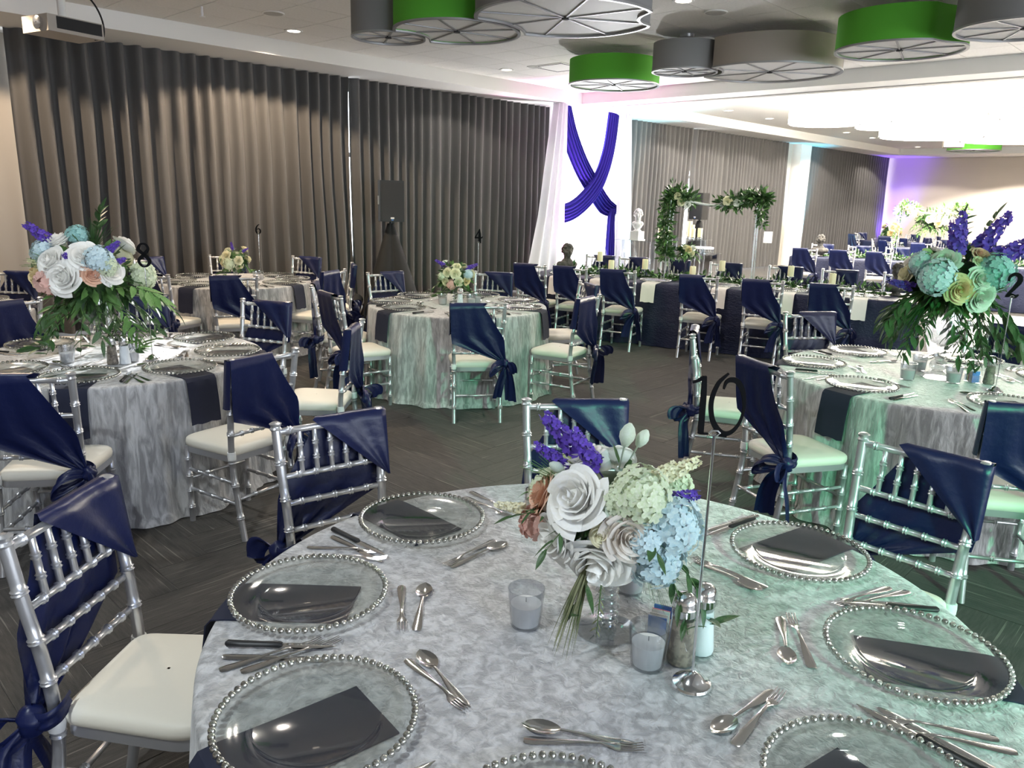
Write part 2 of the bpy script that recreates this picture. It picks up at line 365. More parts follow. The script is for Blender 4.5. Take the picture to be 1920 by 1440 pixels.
# ---------------------------------------------------------------- white drape with crossed blue swags
def drape_leg(label, L, R, y, seed):
    rows = []
    for j in range(25):
        z = .02+(ZS-.03)*j/24; row = []
        a = poly(L, z)[0]; b = poly(R, z)[0]
        for i in range(49):
            t = i/48; row.append((lerp(a, b, t), y+.05*math.sin(t*24+seed+.6*noise.noise((t*5, z, seed)))-.05*math.sin(PI*t), z))
        rows.append(row)
    o = ob('white_drape', MB().grid(rows).mesh('white_drape', 180, M['white_drape'])); return tag(o, label, 'drape')
drape_leg('gathered white drape panel flaring to the floor beside the dark curtain', [(0, 10.0), (1.4, 10.35), (3.36, 10.66)], [(0, 11.1), (1.4, 11.0), (3.36, 10.95)], 9.40, 1)
drape_leg('narrow gathered white drape panel beside the taller blue swag end', [(0, 12.75), (1.4, 12.65), (3.36, 12.6)], [(0, 13.15), (1.4, 13.05), (3.36, 12.85)], 9.40, 2)
rows = [[(10.9+2.15*i/120, 9.74+.03*math.sin(i*.62+.8*noise.noise((i*.05, z*.5, 2))), .02+(ZS-.03)*z/12) for i in range(121)] for z in range(13)]
tag(ob('sheer_backdrop', MB().grid(rows).mesh('sheer_backdrop', 180, M['sheer'])), 'bright backlit white sheer backdrop behind the crossed blue swags', 'drape')
def swag(label, path, widths, y0, seed, mt='swag'):
    P = catmull([(x, 0, z) for x, z in path], 8); n = len(P); rows = []
    for i, p in enumerate(P):
        s = i/(n-1); t = (P[min(i+1, n-1)]-P[max(i-1, 0)]).normalized(); nrm = Vector((-t.z, 0, t.x))
        w = poly(widths, s)[0]; row = []
        for k in range(49):
            q = k/48-.5
            row.append(p+nrm*q*w+Vector((0, y0-.045*math.cos(PI*q)-.034*math.sin(q*38+seed+1.5*s+.8*noise.noise((q*6, s*3, seed))), 0)))
        rows.append(row)
    o = ob('swag_drape', MB().grid(rows).mesh('swag_drape', 180, M[mt])); return tag(o, label, 'drape')
swag('royal blue chiffon swag starting at the upper end beside the dark curtain', [(11.08, 3.33), (11.30, 2.85), (11.66, 2.34), (12.08, 1.93), (12.45, 1.62), (12.85, 1.50)], [(0, .42), (.5, .42), (.8, .38), (1, .2)], 9.6, 1)
swag('royal blue chiffon swag crossing over the other in front, falling towards the dark curtain', [(12.50, 3.33), (12.40, 2.67), (12.17, 2.12), (11.79, 1.74), (11.34, 1.50), (10.80, 1.42)], [(0, .3), (.5, .36), (.8, .36), (1, .36)], 9.53, 2)
swag('narrow royal blue tail of cloth hanging straight to the floor', [(12.62, 1.56), (12.62, 1.2), (12.64, .7), (12.66, .05)], [(0, .14), (.5, .22), (1, .3)], 9.54, 3)

# ---------------------------------------------------------------- drum lamps
def outline(R, bites, n=72):
    pts = []
    for k in range(n):
        a = 2*PI*k/n; d = Vector((math.cos(a), math.sin(a))); r = R
        for bx, by, br in bites:
            c = Vector((bx, by)); pr = d.dot(c); h2 = br*br-(c.length_squared-pr*pr)
            if h2 > 0 and pr > 0: r = min(r, max(.25*R, pr-math.sqrt(h2)))
        pts.append(d*r)
    return pts
def drum(x, y, R, m, label, bites=(), lit=False, zb=3.15, h=.30, rot=0):
    t = thing('drum_lamp', label, 'ceiling lamp', (x, y, zb), 0, 'lit drum lamps' if lit else 'fabric drum lamps')
    O = outline(R, bites); n = len(O)
    ring = lambda s, z: [(p.x*s, p.y*s, z) for p in O]
    e = 1-.012/R
    mb = MB().grid([ring(1, 0), ring(1, h), ring(e, h), ring(e, 0)], True, True)
    ob('shade', mb.mesh('shade', 40, M['lit_shade'] if lit else M[m]), t)
    o2 = MB(); o2.prism([(p.x*e, p.y*e) for p in O], .018, .026); ob('diffuser', o2.mesh('diffuser', 40, M['lit_shade'] if lit else M['diffuser']), t)
    rim = MB().grid([ring(1.012, -.004), ring(1.012, .012), ring(e*.985, .012), ring(e*.985, -.004)], True, True)
    ob('rim', rim.mesh('rim', 40, M['diffuser'] if lit else M['spoke']), t)
    if not lit:
        for k in range(8):
            a = rot+2*PI*k/8; i = int(round(a/(2*PI)*n)) % n; L = O[i].length*.985
            ob('spoke', MB().box((L/2, 0, .012), (L, .016, .008)), t, rot=(0, 0, 2*PI*i/n), mat=M['spoke'])
        ob('hub', MB().lathe([(.03, 0), (.03, .02)], 12), t, mat=M['black_matt'])
    top = ZC-.004-zb
    ob('stem', MB().lathe([(.012, .02), (.012, top)], 8), t, mat=M['spoke'])
    ob('canopy', MB().lathe([(.075, top-.03), (.08, top)], 16), t, mat=M['spoke'])
    return t
drum(4.73, 6.27, .34, 'grey_shade', 'small grey drum lamp tucked beside the nearer green drum', rot=.3)
drum(4.94, 5.55, .56, 'green_shade', 'green drum lamp notched by the small grey drum and beside the largest pale grey drum', bites=[(-.2, .70, .36)], rot=.5)
drum(5.12, 4.44, .73, 'grey_shade', 'large grey drum lamp with white underside showing its spokes', bites=[(.55, -.75, .34), (-.18, 1.11, .60)], rot=.2)
drum(8.38, 6.41, .57, 'green_shade', 'green drum lamp hanging alone nearest the crossed blue swags', rot=.4)
drum(7.95, 5.10, .36, 'grey_shade', 'small grey drum lamp between the lone green drum and the wide taupe drum', rot=.3)
drum(8.51, 4.36, .75, 'taupe_shade', 'wide taupe drum lamp notched beside the small grey drum', bites=[(-.56, .72, .40)], rot=.1)
drum(7.98, 2.82, .56, 'green_shade', 'green drum lamp between the wide taupe drum and another grey one', bites=[(-.45, -.95, .55)], rot=.25)
drum(7.60, 1.75, .50, 'grey_shade', 'grey drum lamp at the end of the row beside a notched green drum', rot=.5)
for i, (x, y, R, zb) in enumerate(((14.1, 6.1, .60, 3.12), (15.6, 5.6, .5, 3.15), (17.6, 5.4, .95, 3.12), (19.2, 4.3, .95, 3.12), (14.6, 4.3, .8, 3.15), (14.0, 2.7, .8, 3.15), (17.2, 2.6, .9, 3.15))):
    drum(x, y, R, '', 'glowing white drum lamp in the bright bay beyond the beam', lit=True, zb=zb, h=.34)
drum(22.6, 5.87, .6, 'green_shade', 'distant green drum lamp hanging near the far beige wall', rot=.4)

# ---------------------------------------------------------------- ceiling fittings
def downlight(x, y, group):
    t = thing('downlight', 'round recessed downlight in the ceiling', 'downlight', (x, y, ZC-.006), 0, group)
    ob('trim_ring', MB().lathe([(.075, .004), (.105, .004), (.105, -.004), (.075, -.004), (.075, .004)], 24, cap=False), t, mat=M['white_paint'])
    ob('lens', MB().lathe([(.074, .002), (.074, .0035)], 20), t, mat=M['lamp'])
for x, y, cl, e in DOWN1+DOWN2: downlight(x, y, 'recessed downlights')  # includes the two added by the far wall
for x, y in ((4.51, 7.95), (8.63, 8.02), (7.21, 4.32)):
    t = thing('ceiling_speaker', 'round perforated speaker grille set flush in the ceiling', 'speaker', (x, y, ZC-.008), 0, 'ceiling speakers')
    ob('grille', MB().lathe([(.10, .006), (.10, -.004), (0, -.006)], 24), t, mat=M['seam']); ob('trim_ring', MB().lathe([(.10, .006), (.115, .006), (.115, -.004), (.10, -.004), (.10, .006)], 24, cap=False), t, mat=M['white_paint'])
t = thing('air_vent', 'square slotted air diffuser in the ceiling behind the lone green drum', 'vent', (8.85, 7.75, ZC-.006))
ob('frame', MB().box((0, 0, 0), (.6, .6, .008)), t, mat=M['white_paint'])
for s in (-1, 1):
    ob('slot', MB().box((s*.26, 0, -.005), (.02, .52, .004)), t, mat=M['black_matt']); ob('slot', MB().box((0, s*.26, -.005), (.52, .02, .004)), t, mat=M['black_matt'])
t = thing('sprinkler_head', 'small sprinkler head hanging from the ceiling near the projector', 'sprinkler', (3.9, 8.29, ZC-.10))
ob('pipe', MB().lathe([(.012, .03), (.012, .10)], 8), t, mat=M['diffuser']); ob('deflector', MB().lathe([(.03, 0), (.03, .006), (.01, .01), (.014, .04)], 12), t, mat=M['diffuser'])
# projector hanging from the ceiling
t = thing('projector', 'grey ceiling projector on a white drop mount with a black cable', 'projector', (2.60, 8.35, 3.05), rad(14))
ob('body', MB().box((0, 0, .09), (.52, .40, .14)), t, mat=M['taupe_shade']); ob('side_panel', MB().box((.03, -.203, .10), (.42, .008, .10)), t, mat=M['black_matt'])
ob('lens', MB().lathe([(.055, 0), (.06, .03), (.045, .035)], 20), t, loc=(-.26, -.08, .09), rot=(0, -PI/2, 0), mat=M['chrome'])
ob('lens_glass', MB().lathe([(.04, .03), (.0, .036)], 20), t, loc=(-.26, -.08, .09), rot=(0, -PI/2, 0), mat=M['acrylic_black'])
ob('drop_pole', MB().lathe([(.035, .16), (.035, .495)], 12), t, mat=M['white_paint'])
ob('cable', MB().sweep(catmull([(.05, -.02, .48), (.2, -.12, .38), (.27, -.17, .22), (.27, -.18, .06), (.2, -.14, .02)], 6), .009, 6), t, mat=M['black_plastic'])
t = thing('projector', 'distant beige projector hanging before the far green drum', 'projector', (19.9, 5.6, 3.05), rad(20))
ob('body', MB().box((0, 0, .09), (.5, .40, .15)), t, mat=M['taupe_shade']); ob('lens', MB().lathe([(.055, 0), (.06, .03)], 16), t, loc=(-.25, 0, .09), rot=(0, -PI/2, 0), mat=M['chrome']); ob('drop_pole', MB().lathe([(.03, .16), (.03, .495)], 10), t, mat=M['white_paint'])
# ================================================================== CHAIRS
def ringed(path, r, zs, n=10, half=.005, up=.0045, r1=None):
    """rod along a 3-D path with raised rings at the given fractions"""
    P = [Vector(p) for p in path]; L = [0]
    for a, b in zip(P, P[1:]): L.append(L[-1]+(b-a).length)
    T = L[-1]
    def at(s):
        for i in range(len(P)-1):
            if s <= L[i+1] or i == len(P)-2: return P[i].lerp(P[i+1], (s-L[i])/(L[i+1]-L[i]))
    st = {0: r, T: r1 or r}
    for l in L[1:-1]: st[l] = r
    for q in zs:
        c = q*T
        for d, k in ((-2*half, 0), (-half, up), (0, up*.2), (half, up), (2*half, 0)): st[c+d] = r+k
    ks = sorted(st); base = lambda s: 1 if not r1 else lerp(1, r1/r, s/T)
    return MB().sweep([at(k) for k in ks], [st[k]*base(k) if 0 < k < T else st[k] for k in ks], n)
def seat_outline(s, n=6, grow=0):
    P = [(-.178, -.19), (.178, -.19), (.205, .14), (.165, .195), (-.165, .195), (-.205, .14)]
    out = []
    pts = [Vector((p[0]*s+math.copysign(grow, p[0]), p[1]*s+math.copysign(grow, p[1]), 0)) for p in P]
    m = len(pts)
    for i in range(m):
        a, b, c = pts[i-1], pts[i], pts[(i+1) % m]
        p0 = b.lerp(a, min(.4, .05/(b-a).length)); p1 = b.lerp(c, min(.4, .05/(c-b).length))
        for k in range(n):
            t = k/(n-1); out.append(p0*(1-t)**2+b*2*t*(1-t)+p1*t*t)
    return out
def yb(z): return -.195-.065*max(0, (z-.44)/.5)
def chair_spec():
    sp = []
    for s in (-1, 1):
        path = catmull([(s*.183, -.262, 0), (s*.183, -.225, .2), (s*.183, -.197, .42), (s*.187, -.207, .6), (s*.196, -.238, .8), (s*.20, -.258, .94)], 5)
        mb = ringed(path, .0165, (.13, .31, .44, .60, .72, .86), 10)
        mb.sweep([(s*.20, -.258, .925), (s*.20, -.2585, .932), (s*.20, -.259, .94), (s*.20, -.26, .952), (s*.20, -.26, .957)], [.0165, .0215, .0165, .0225, .013], 10)
        sp.append(('rear_post', mb.mesh('rear_post', 50, M['silver'])))
        sp.append(('strap', MB().sweep([(s*.184, -.199, .425), (s*.184, -.197, .445), (s*.184, -.197, .465)], [.021, .0225, .021], 10).mesh('strap', 50, M['strap'])))
    for s in (-1, 1):
        sp.append(('front_leg', ringed([(s*.182, .172, 0), (s*.182, .172, .425)], .0155, (.2, .42, .62, .84), 10).mesh('front_leg', 50, M['silver'])))
    sp.append(('top_rail', ringed([(-.198, yb(.92), .92), (.198, yb(.92), .92)], .0125, (.12, .5, .88)).mesh('top_rail', 50, M['silver'])))
    for z, w in ((.755, .193), (.655, .189), (.555, .186)):
        sp.append(('back_rail', ringed([(-w, yb(z), z), (w, yb(z), z)], .0105, (.16, .33, .5, .67, .84)).mesh('back_rail', 50, M['silver'])))
    smesh = ringed([(0, yb(.755), .755), (0, yb(.92), .92)], .0095, (.33, .66), 8).mesh('spindle', 50, M['silver'])
    for k in range(5): sp.append(('spindle', smesh, (-.116+.058*k, 0, 0)))
    o = seat_outline(1)
    mb = MB().grid([[(p.x*s, p.y*s, z) for p in o] for s, z in ((.9, .405), (1, .405), (1, .438), (.9, .438))], True, True)
    sp.append(('seat_frame', mb.mesh('seat_frame', 40, M['silver'])))
    prof = ((.2, .432), (.97, .432), (1.02, .440), (1.03, .455), (1.02, .470), (.985, .478), (.93, .483), (.7, .490), (.35, .493), (.02, .494))
    mb = MB().grid([[(p.x*s, p.y*s, z) for p in o] for s, z in prof], False, True)
    sp.append(('cushion', mb.mesh('cushion', 60, M['cushion'])))
    for z, q in ((.19, .182), (.30, .182)):
        for s in (-1, 1):
            sp.append(('stretcher', ringed([(s*.183, -.225 if z < .25 else -.21, z), (s*.182, .172, z)], .0095, (.25, .5, .75), 8).mesh('stretcher', 50, M['silver'])))
    sp.append(('stretcher', ringed([(-.182, .172, .245), (.182, .172, .245)], .0095, (.3, .7), 8).mesh('stretcher', 50, M['silver'])))
    sp.append(('stretcher', ringed([(-.183, -.222, .215), (.183, -.222, .215)], .0095, (.3, .7), 8).mesh('stretcher', 50, M['silver'])))
    return sp
def ribbon(path, wid, wdir, ripple=0, n=6):
    P = catmull(path, 5); m = len(P); rows = []
    for i, p in enumerate(P):
        s = i/(m-1); w = poly(wid, s)[0]; d = Vector(wdir).normalized(); t = (P[min(i+1, m-1)]-P[max(i-1, 0)]).normalized(); c = t.cross(d).normalized()
        rows.append([p+d*w*(k/n-.5)+c*ripple*math.sin(k*2.1+s*3) for k in range(n+1)])
    return rows
def sash_spec(v):
    rnd = random.Random(v); mb = MB(); N = 12
    L = [(0, -.222, .952), (.42, -.208, .64+.02*v), (.75, -.01, .56), (1, .19, .485)]
    R = [(0, .03+.03*v, .948), (.3, .12, .80), (.6, .20, .68), (1, .222, .50)]
    rows = []
    for i in range(15):     # back sheet, from the top rail down to the knot
        s = i/14; a, b = poly(L, s), poly(R, s)
        rows.append([(lerp(a[0], b[0], k/N), yb(lerp(a[1], b[1], k/N))-.024-.016*s*math.sin(k*1.5+s*4+v)-.012*s, lerp(a[1], b[1], k/N)) for k in range(N+1)])
    top = [(lerp(-.222, .05+.03*v, k/N), yb(.93)-.002, .957) for k in range(N+1)]
    fr = []
    for i in range(9):      # front flap folded to a point down the post
        s = i/8; x1 = lerp(.07+.03*v, -.214, s)
        fr.append([(lerp(-.222, x1, k/N), yb(.95-.25*s)+.026+.004*math.sin(k*.9), lerp(.95-.25*s, .95-.02*s*(1-s), 0)-.0*k) for k in range(N+1)])
    mb.grid(fr[::-1]+[top]+rows)
    side = [[Vector(fr[i][0]), Vector((-.226, yb(.95-.25*i/8), .95-.25*i/8)), Vector((-.222+.003*i/8, yb(.95-.25*i/8)-.024, .952-.25*i/8))] for i in range(9)]
    mb.grid(side)
    body = mb.mesh('sash', 180, M['navy'])
    k = Vector((.222, -.232, .475))
    knot = MB().sphere((0, 0, 0), .036, 12, 8, (.9, .95, 1.15)); knot.v = [(x+.006*math.sin(z*160), y+.005*math.sin(z*140+x*60), z) for x, y, z in knot.v]
    band = MB().grid(ribbon([(.16, -.17, .50), (.205, -.165, .49), (.235, -.19, .48), (.225, -.24, .478), (.18, -.245, .49)], [(0, .05), (1, .05)], (0, 0, 1), .004))
    loops = []
    for s, dx, dz in ((-1, -.12, -.035), (1, .05, -.03)):
        dv = Vector((dx+.015*v*s, -.055*(1 if s < 0 else 1.6), dz)); pr = Vector((0, 0, 1))
        pth = [(0, 0, 0), dv*.55+Vector((0, -.02, .035)), dv+Vector((0, -.015, .015)), dv*1.05+Vector((0, .0, -.03)), dv*.55+Vector((0, .012, -.03)), (0, 0, -.005)]
        lo = MB().grid(ribbon(pth, [(0, .03), (.3, .085), (.6, .085), (1, .03)], Vector((.35, -.5, .25)) if s > 0 else Vector((.2, .45, .5)), .006)); loops.append(lo.mesh('bow_loop', 180, M['navy']))
    tails = []
    for s in (0, 1):
        ex = (-.07 if s == 0 else .045)+.03*v*(1 if s else -1)
        pth = [(0, -.005, -.01), (ex*.4, -.03, -.07), (ex*.8, -.035+.01*s, -.17), (ex, -.03+.012*s, -.27-.03*s-.03*v)]
        tl = MB().grid(ribbon(pth, [(0, .03), (.35, .085), (1, .105)], Vector((.8, .6*(1-2*s), 0)), .011)); tails.append(tl.mesh('sash_tail', 180, M['navy']))
    return ('sash', body, (0, 0, 0), (0, 0, 0), [('band', band.mesh('band', 180, M['navy'])), ('knot', knot.mesh('knot', 180, M['navy']), tuple(k))]+[('bow_loop', l, tuple(k)) for l in loops]+[('sash_tail', t, tuple(k)) for t in tails])
CH = chair_spec(); SASH = [sash_spec(0), sash_spec(1)]
NCH = [0]
def chair(x, y, facing, label, group, sash=True, z=0):
    t = thing('banquet_chair', label, 'chair', (x, y, z), rad(facing-90), group); NCH[0] += 1
    build(t, CH+([SASH[NCH[0] % 2]] if sash else []))
    return t
def chair_at(C, az, rb, label, group, turn=0, sash=True):
    """chair facing the middle C of a round table; rb = distance of its back from C"""
    r = rb-.262; a = rad(az)
    return chair(C[0]+r*math.cos(a), C[1]+r*math.sin(a), az+180+turn, label, group, sash)

# ================================================================== ROUND TABLES
T = {'10': (1.38, 1.02, .914), '2': (5.05, 1.32, .90), 'L': (1.63, 4.84, .82), '4': (4.78, 5.32, .82), '6': (4.03, 8.15, .80), '1': (1.05, 7.5, .82)}
TN = {'10': 'table ten', '2': 'table two', 'L': 'the spotlit table', '4': 'table four', '6': 'table six', '1': 'the beige wall table'}
TZ = .765
def cloth_mesh(R, seed, folds=21):
    N = 300; rows = []
    def amp(a, t):
        w = math.sin(folds*a+2.2*noise.noise((math.cos(a)*2, math.sin(a)*2, seed)))
        w = .75*w+.35*math.sin(folds*1.7*a+seed*3+noise.noise((math.cos(a)*3, math.sin(a)*3, seed+5))*4)
        m = .7+.6*noise.noise((math.cos(a)*1.5, math.sin(a)*1.5, seed+8))
        return .036*w*m*min(1, t*2.2)**.8
    P = [(r*R, TZ, 0) for r in (.02, .25, .5, .7, .85, .95)]+[(R-.012, TZ, 0), (R-.004, TZ-.003, 0), (R, TZ-.010, 0), (R+.002, TZ-.03, .02)]
    for j in range(1, 15):
        t = j/14; P.append((R+.004+.03*t**1.3+.025*max(0, t-.93)*14, TZ-.03-(TZ-.036)*t, t))
    for r, z, t in P:
        row = []
        for k in range(N):
            a = 2*PI*k/N; q = r+amp(a, t)
            zz = z+(.0015*noise.noise((q*math.cos(a)*7, q*math.sin(a)*7, seed)) if t == 0 and r < R-.05 else 0)
            row.append((q*math.cos(a), q*math.sin(a), zz))
        rows.append(row)
    mb = MB(); mb.grid(rows, False, True); mb.f.append(tuple(range(N)))
    return mb.mesh('tablecloth', 180, M['velvet'])
for i, (k, (x, y, R)) in enumerate(T.items()):
    tag(ob('tablecloth', cloth_mesh(R, i*3.7+1), loc=(x, y, 0)), 'silver grey crushed velvet cloth reaching the floor on '+TN[k], 'tablecloth', 'silver velvet tablecloths')
    t = thing('round_table', 'round folding table hidden under the velvet cloth of '+TN[k], 'table', (x, y, 0), 0, 'round tables')
    ob('tabletop', MB().lathe([(R-.02, TZ-.035), (R-.02, TZ-.008)], 48), t, mat=M['taupe_shade'])
    for a in range(4): ob('leg', MB().lathe([(.018, .002), (.018, TZ-.035)], 8), t, loc=(.45*math.cos(a*PI/2), .45*math.sin(a*PI/2), 0), mat=M['spoke'])

# ================================================================== PLACE SETTINGS
CR = .195
prof = [(0, .006), (.115, .006), (.122, .010), (.135, .016), (.170, .019), (.184, .020), (.186, .017), (.172, .014), (.137, .011), (.124, .004), (.115, .001), (0, .001)]
charger_me = MB().lathe(prof, 64, cap=False).mesh('plate', 60, M['charger'])
def bead_ring(nb=66, r=.0078, lo=False):
    mb = MB()
    for k in range(nb):
        a = 2*PI*k/nb; mb.sphere((.187*math.cos(a), .187*math.sin(a), .0185), r, 6 if lo else 8, 4 if lo else 5)
    return mb.mesh('bead_rim', 180, M['bead'])
beads = bead_ring(); beads_lo = bead_ring(54, .0085, True)
def napkin_mesh(rin, R, m, drop=.24, w=.165, seed=0):
    """folded napkin: lies under the charger and hangs over the table edge; x is outward, origin on the table axis"""
    path = [(rin, 0), (lerp(rin, R, .5), 0), (R-.03, 0), (R+.004, -.004), (R+.016, -.02), (R+.022, -.06), (R+.034, -drop*.6), (R+.040, -drop)]
    th = .004; rows = []
    up = [(x, z+th) if i < 4 else (x+th, z) for i, (x, z) in enumerate(path)]
    dn = [(x, z+.0004) if i < 4 else (x+.0004, z) for i, (x, z) in enumerate(path)]
    loop = up+dn[::-1]
    for k in range(7):
        y = w*(k/6-.5); rows.append([(x, y+.01*noise.noise((x*4, seed, 1)), z+(.0 if z > -.01 else .004*math.sin(k*2+seed))) for x, z in loop])
    mb = MB().grid(rows, False, True); n = len(loop)
    mb.f.append(tuple(range(n))); mb.f.append(tuple(6*n+i for i in range(n))[::-1])
    return mb.mesh('napkin', 30, m)
def strip(pts, th=.0016, n=10):
    """flat utensil outline: pts = (x, halfwidth, z); returns a thin solid along x"""
    mb = MB(); rows = []
    for x, h, z in pts: rows.append([(x, -h, z), (x, -h*.5, z+th*.8), (x, 0, z+th), (x, h*.5, z+th*.8), (x, h, z), (x, 0, z-th*.3)])
    mb.grid(rows, False, True); mb.f.append((0, 1, 2, 3, 4, 5)); o = (len(pts)-1)*6; mb.f.append(tuple(o+i for i in range(6))[::-1]); return mb
HANDLE = [(-.115, .006, .001), (-.112, .0095, .001), (-.10, .0115, .001), (-.06, .0095, .003), (-.01, .0048, .007), (.03, .0038, .008)]
def fork_spec(L=.21):
    h = strip(HANDLE+[(.045, .006, .005), (.056, .0115, .003), (.066, .0125, .003)])
    sp = [('handle', h.mesh('handle', 60, M['steel']))]
    tm_ = strip([(.064, .0021, .003), (.085, .0019, .0035), (.108, .0012, .008)]).mesh('tine', 60, M['steel'])
    return sp+[('tine', tm_, (0, y, 0)) for y in (-.0098, -.0033, .0033, .0098)]
def spoon_spec():
    mb = strip(HANDLE); rows = []
    for i in range(9):
        s = i/8; x = .03+.075*s; hw = .0215*math.sin(PI*min(1, s*.94+.06))**.62
        rows.append([(x, hw*q, .007-.007*math.sin(PI*s)**.8*(1-q*q)+.001*s) for q in (-1, -.6, -.2, .2, .6, 1)])
    mb2 = MB().grid(rows); return [('handle', mb.mesh('handle', 60, M['steel'])), ('bowl', mb2.mesh('bowl', 180, M['steel']))]
def knife_spec(steak):
    if steak:
        b = strip([(.0, .008, .008), (.02, .0095, .008), (.08, .009, .008), (.108, .005, .008), (.122, .0006, .008)], .0012)
        h = MB().sweep([(-.125, 0, .009), (-.12, 0, .009), (-.09, 0, .009), (-.04, 0, .009), (-.004, 0, .009), (.002, 0, .009)], [.005, .0095, .0085, .0078, .009, .006], 8, flat=(1, .8))
        return [('blade', b.mesh('blade', 60, M['steel'])), ('grip', h.mesh('grip', 50, M['black_plastic']))]
    b = strip([(.0, .007, .002), (.02, .0095, .002), (.08, .0105, .002), (.105, .008, .002), (.114, .002, .002)], .0012)
    h = strip([(-.12, .006, .002), (-.117, .010, .002), (-.10, .0115, .002), (-.04, .009, .004), (.002, .0065, .003)], .003)
    return [('handle', h.mesh('handle', 60, M['steel'])), ('blade', b.mesh('blade', 60, M['steel']))]
FORK, SPOON, STEAK, BUTTER = fork_spec(), spoon_spec(), knife_spec(True), knife_spec(False)
NM = {}
def put(name, spec, label, cat, group, P, ang, z=0.):
    t = thing(name, label, cat, (P[0], P[1], TZ+.0012+z), ang, group); build(t, spec); return t
def setting(k, az, rc, seed, full=True, napkin=True):
    cx, cy, R = T[k]; rnd = random.Random(seed*13+int(az)); tn = TN[k]; a = rad(az)
    o = Vector((math.cos(a), math.sin(a))); f = -o; rt = Vector((f.y, -f.x)); C = Vector((cx, cy))+o*rc
    t = thing('charger_plate', 'clear glass charger with beaded silver rim on '+tn, 'charger', (C.x, C.y, TZ+.0065), rnd.uniform(0, 6), 'chargers on '+tn)
    build(t, [('plate', charger_me), ('bead_rim', beads if k == '10' else beads_lo)])
    if napkin:
        key = (k, int(seed) % 3)
        if key not in NM: NM[key] = napkin_mesh(rc-.115, R, M['napkin'], .25 if k != '10' else .22, .175, int(seed) % 3)
        tag(ob('napkin', NM[key], loc=(cx, cy, TZ+.0012), rot=(0, 0, a+rnd.uniform(-.05, .05))), 'folded navy napkin hanging over the edge of '+tn, 'napkin', 'navy napkins on '+tn)
    j = lambda s=.06: rnd.uniform(-s, s)
    def go(nm, sp, lab, cat, off, ang, z=0):
        P = C+rt*off[0]+f*off[1]; put(nm, sp, lab+tn, cat, cat+'s on '+tn, P, ang, z)
    ai = math.atan2(f.y, f.x)
    go('steak_knife', STEAK, 'black handled steak knife laid beside a charger on ', 'knife', (.225+j(.008), .02+j(.02)), ai+.10+j(), 0)
    go('table_knife', BUTTER, 'plain steel table knife laid beside a steak knife on ', 'knife', (.255+j(.008), .015+j(.02)), ai+.05+j(), 0)
    go('table_fork', FORK, 'long steel fork laid away from the knives on ', 'fork', (-.235+j(.01), .03+j(.02)), ai+j(), 0)
    go('table_fork', FORK, 'long steel fork laid away from the knives on ', 'fork', (-.27+j(.01), .01+j(.02)), ai-.08+j(), 0)
    if full:
        d = j(.12)
        go('dessert_fork', FORK, 'small steel fork laid across the top of a charger on ', 'dessert fork', (.02, .245+j(.01)), ai-PI/2+.18+d, 0)
        go('dessert_spoon', SPOON, 'steel spoon laid across the top of a charger on ', 'spoon', (0, .275+j(.01)), ai+PI/2+.05+d, 0)
for i, az in enumerate((170, 130, 87, 36, -16, -58, -100, -147)): setting('10', az, .715, i)
for i, az in enumerate((116, 66, 15, -33, -80, -127, -170)): setting('L', az, .615, i+20)
for i, az in enumerate((178, 137, 89, 27, -21, -66, -115)): setting('4', az, .615, i+30)
for i, az in enumerate((164, 113, 60, -1, -48, -135)): setting('2', az, .69, i+40)
for i, az in enumerate((112, 164, -155, 16, -26, -67, -112)): setting('6', az, .60, i+50, full=False)
for i, az in enumerate((-20, 30)): setting('1', az, .61, i+60, full=False)
# ================================================================== CHAIRS AT THE TABLES
CL = 'silver bamboo-style chair with navy sash at '
def seats(k, azs):
    for az, rb, turn in azs: chair_at(T[k], az, rb, CL+TN[k], 'chairs at '+TN[k], turn)
for az, rb, turn, lab in ((126.7, 1.40, 2, 'silver chair at table ten with its whole cream seat and bow uncovered'), (85.5, 1.38, -5, 'silver chair at table ten standing before the spotlit table'), (40.8, 1.38, 8, 'silver chair at table ten behind the rose bouquet'), (-12.5, 1.47, 9, 'silver chair at table ten standing before table two')):
    chair_at(T['10'], az, rb, lab, 'chairs at table ten', turn)
seats('2', ((163, 1.41, -10), (119, 1.44, 0), (56, 1.38, 0), (0, 1.38, 0), (-148, 1.40, 0)))
seats('L', ((-79, 1.32, 0), (20, 1.30, 5), (-33, 1.40, -14), (65, 1.30, 0), (-126, 1.30, 0)))
seats('4', ((178, 1.32, -8), (85, 1.28, 0), (31, 1.28, 0), (-124, 1.28, -4), (-75, 1.32, -2), (-28, 1.30, 0), (142, 1.30, 0)))
seats('6', ((113, 1.26, 0), (-153, 1.28, 0), (68, 1.26, 0), (22, 1.26, 0), (-117, 1.28, 0), (-67, 1.28, 0), (-30, 1.28, 0), (172, 1.26, 0)))
seats('1', ((45, 1.28, 0), (-72, 1.28, 0), (-22, 1.28, 0)))

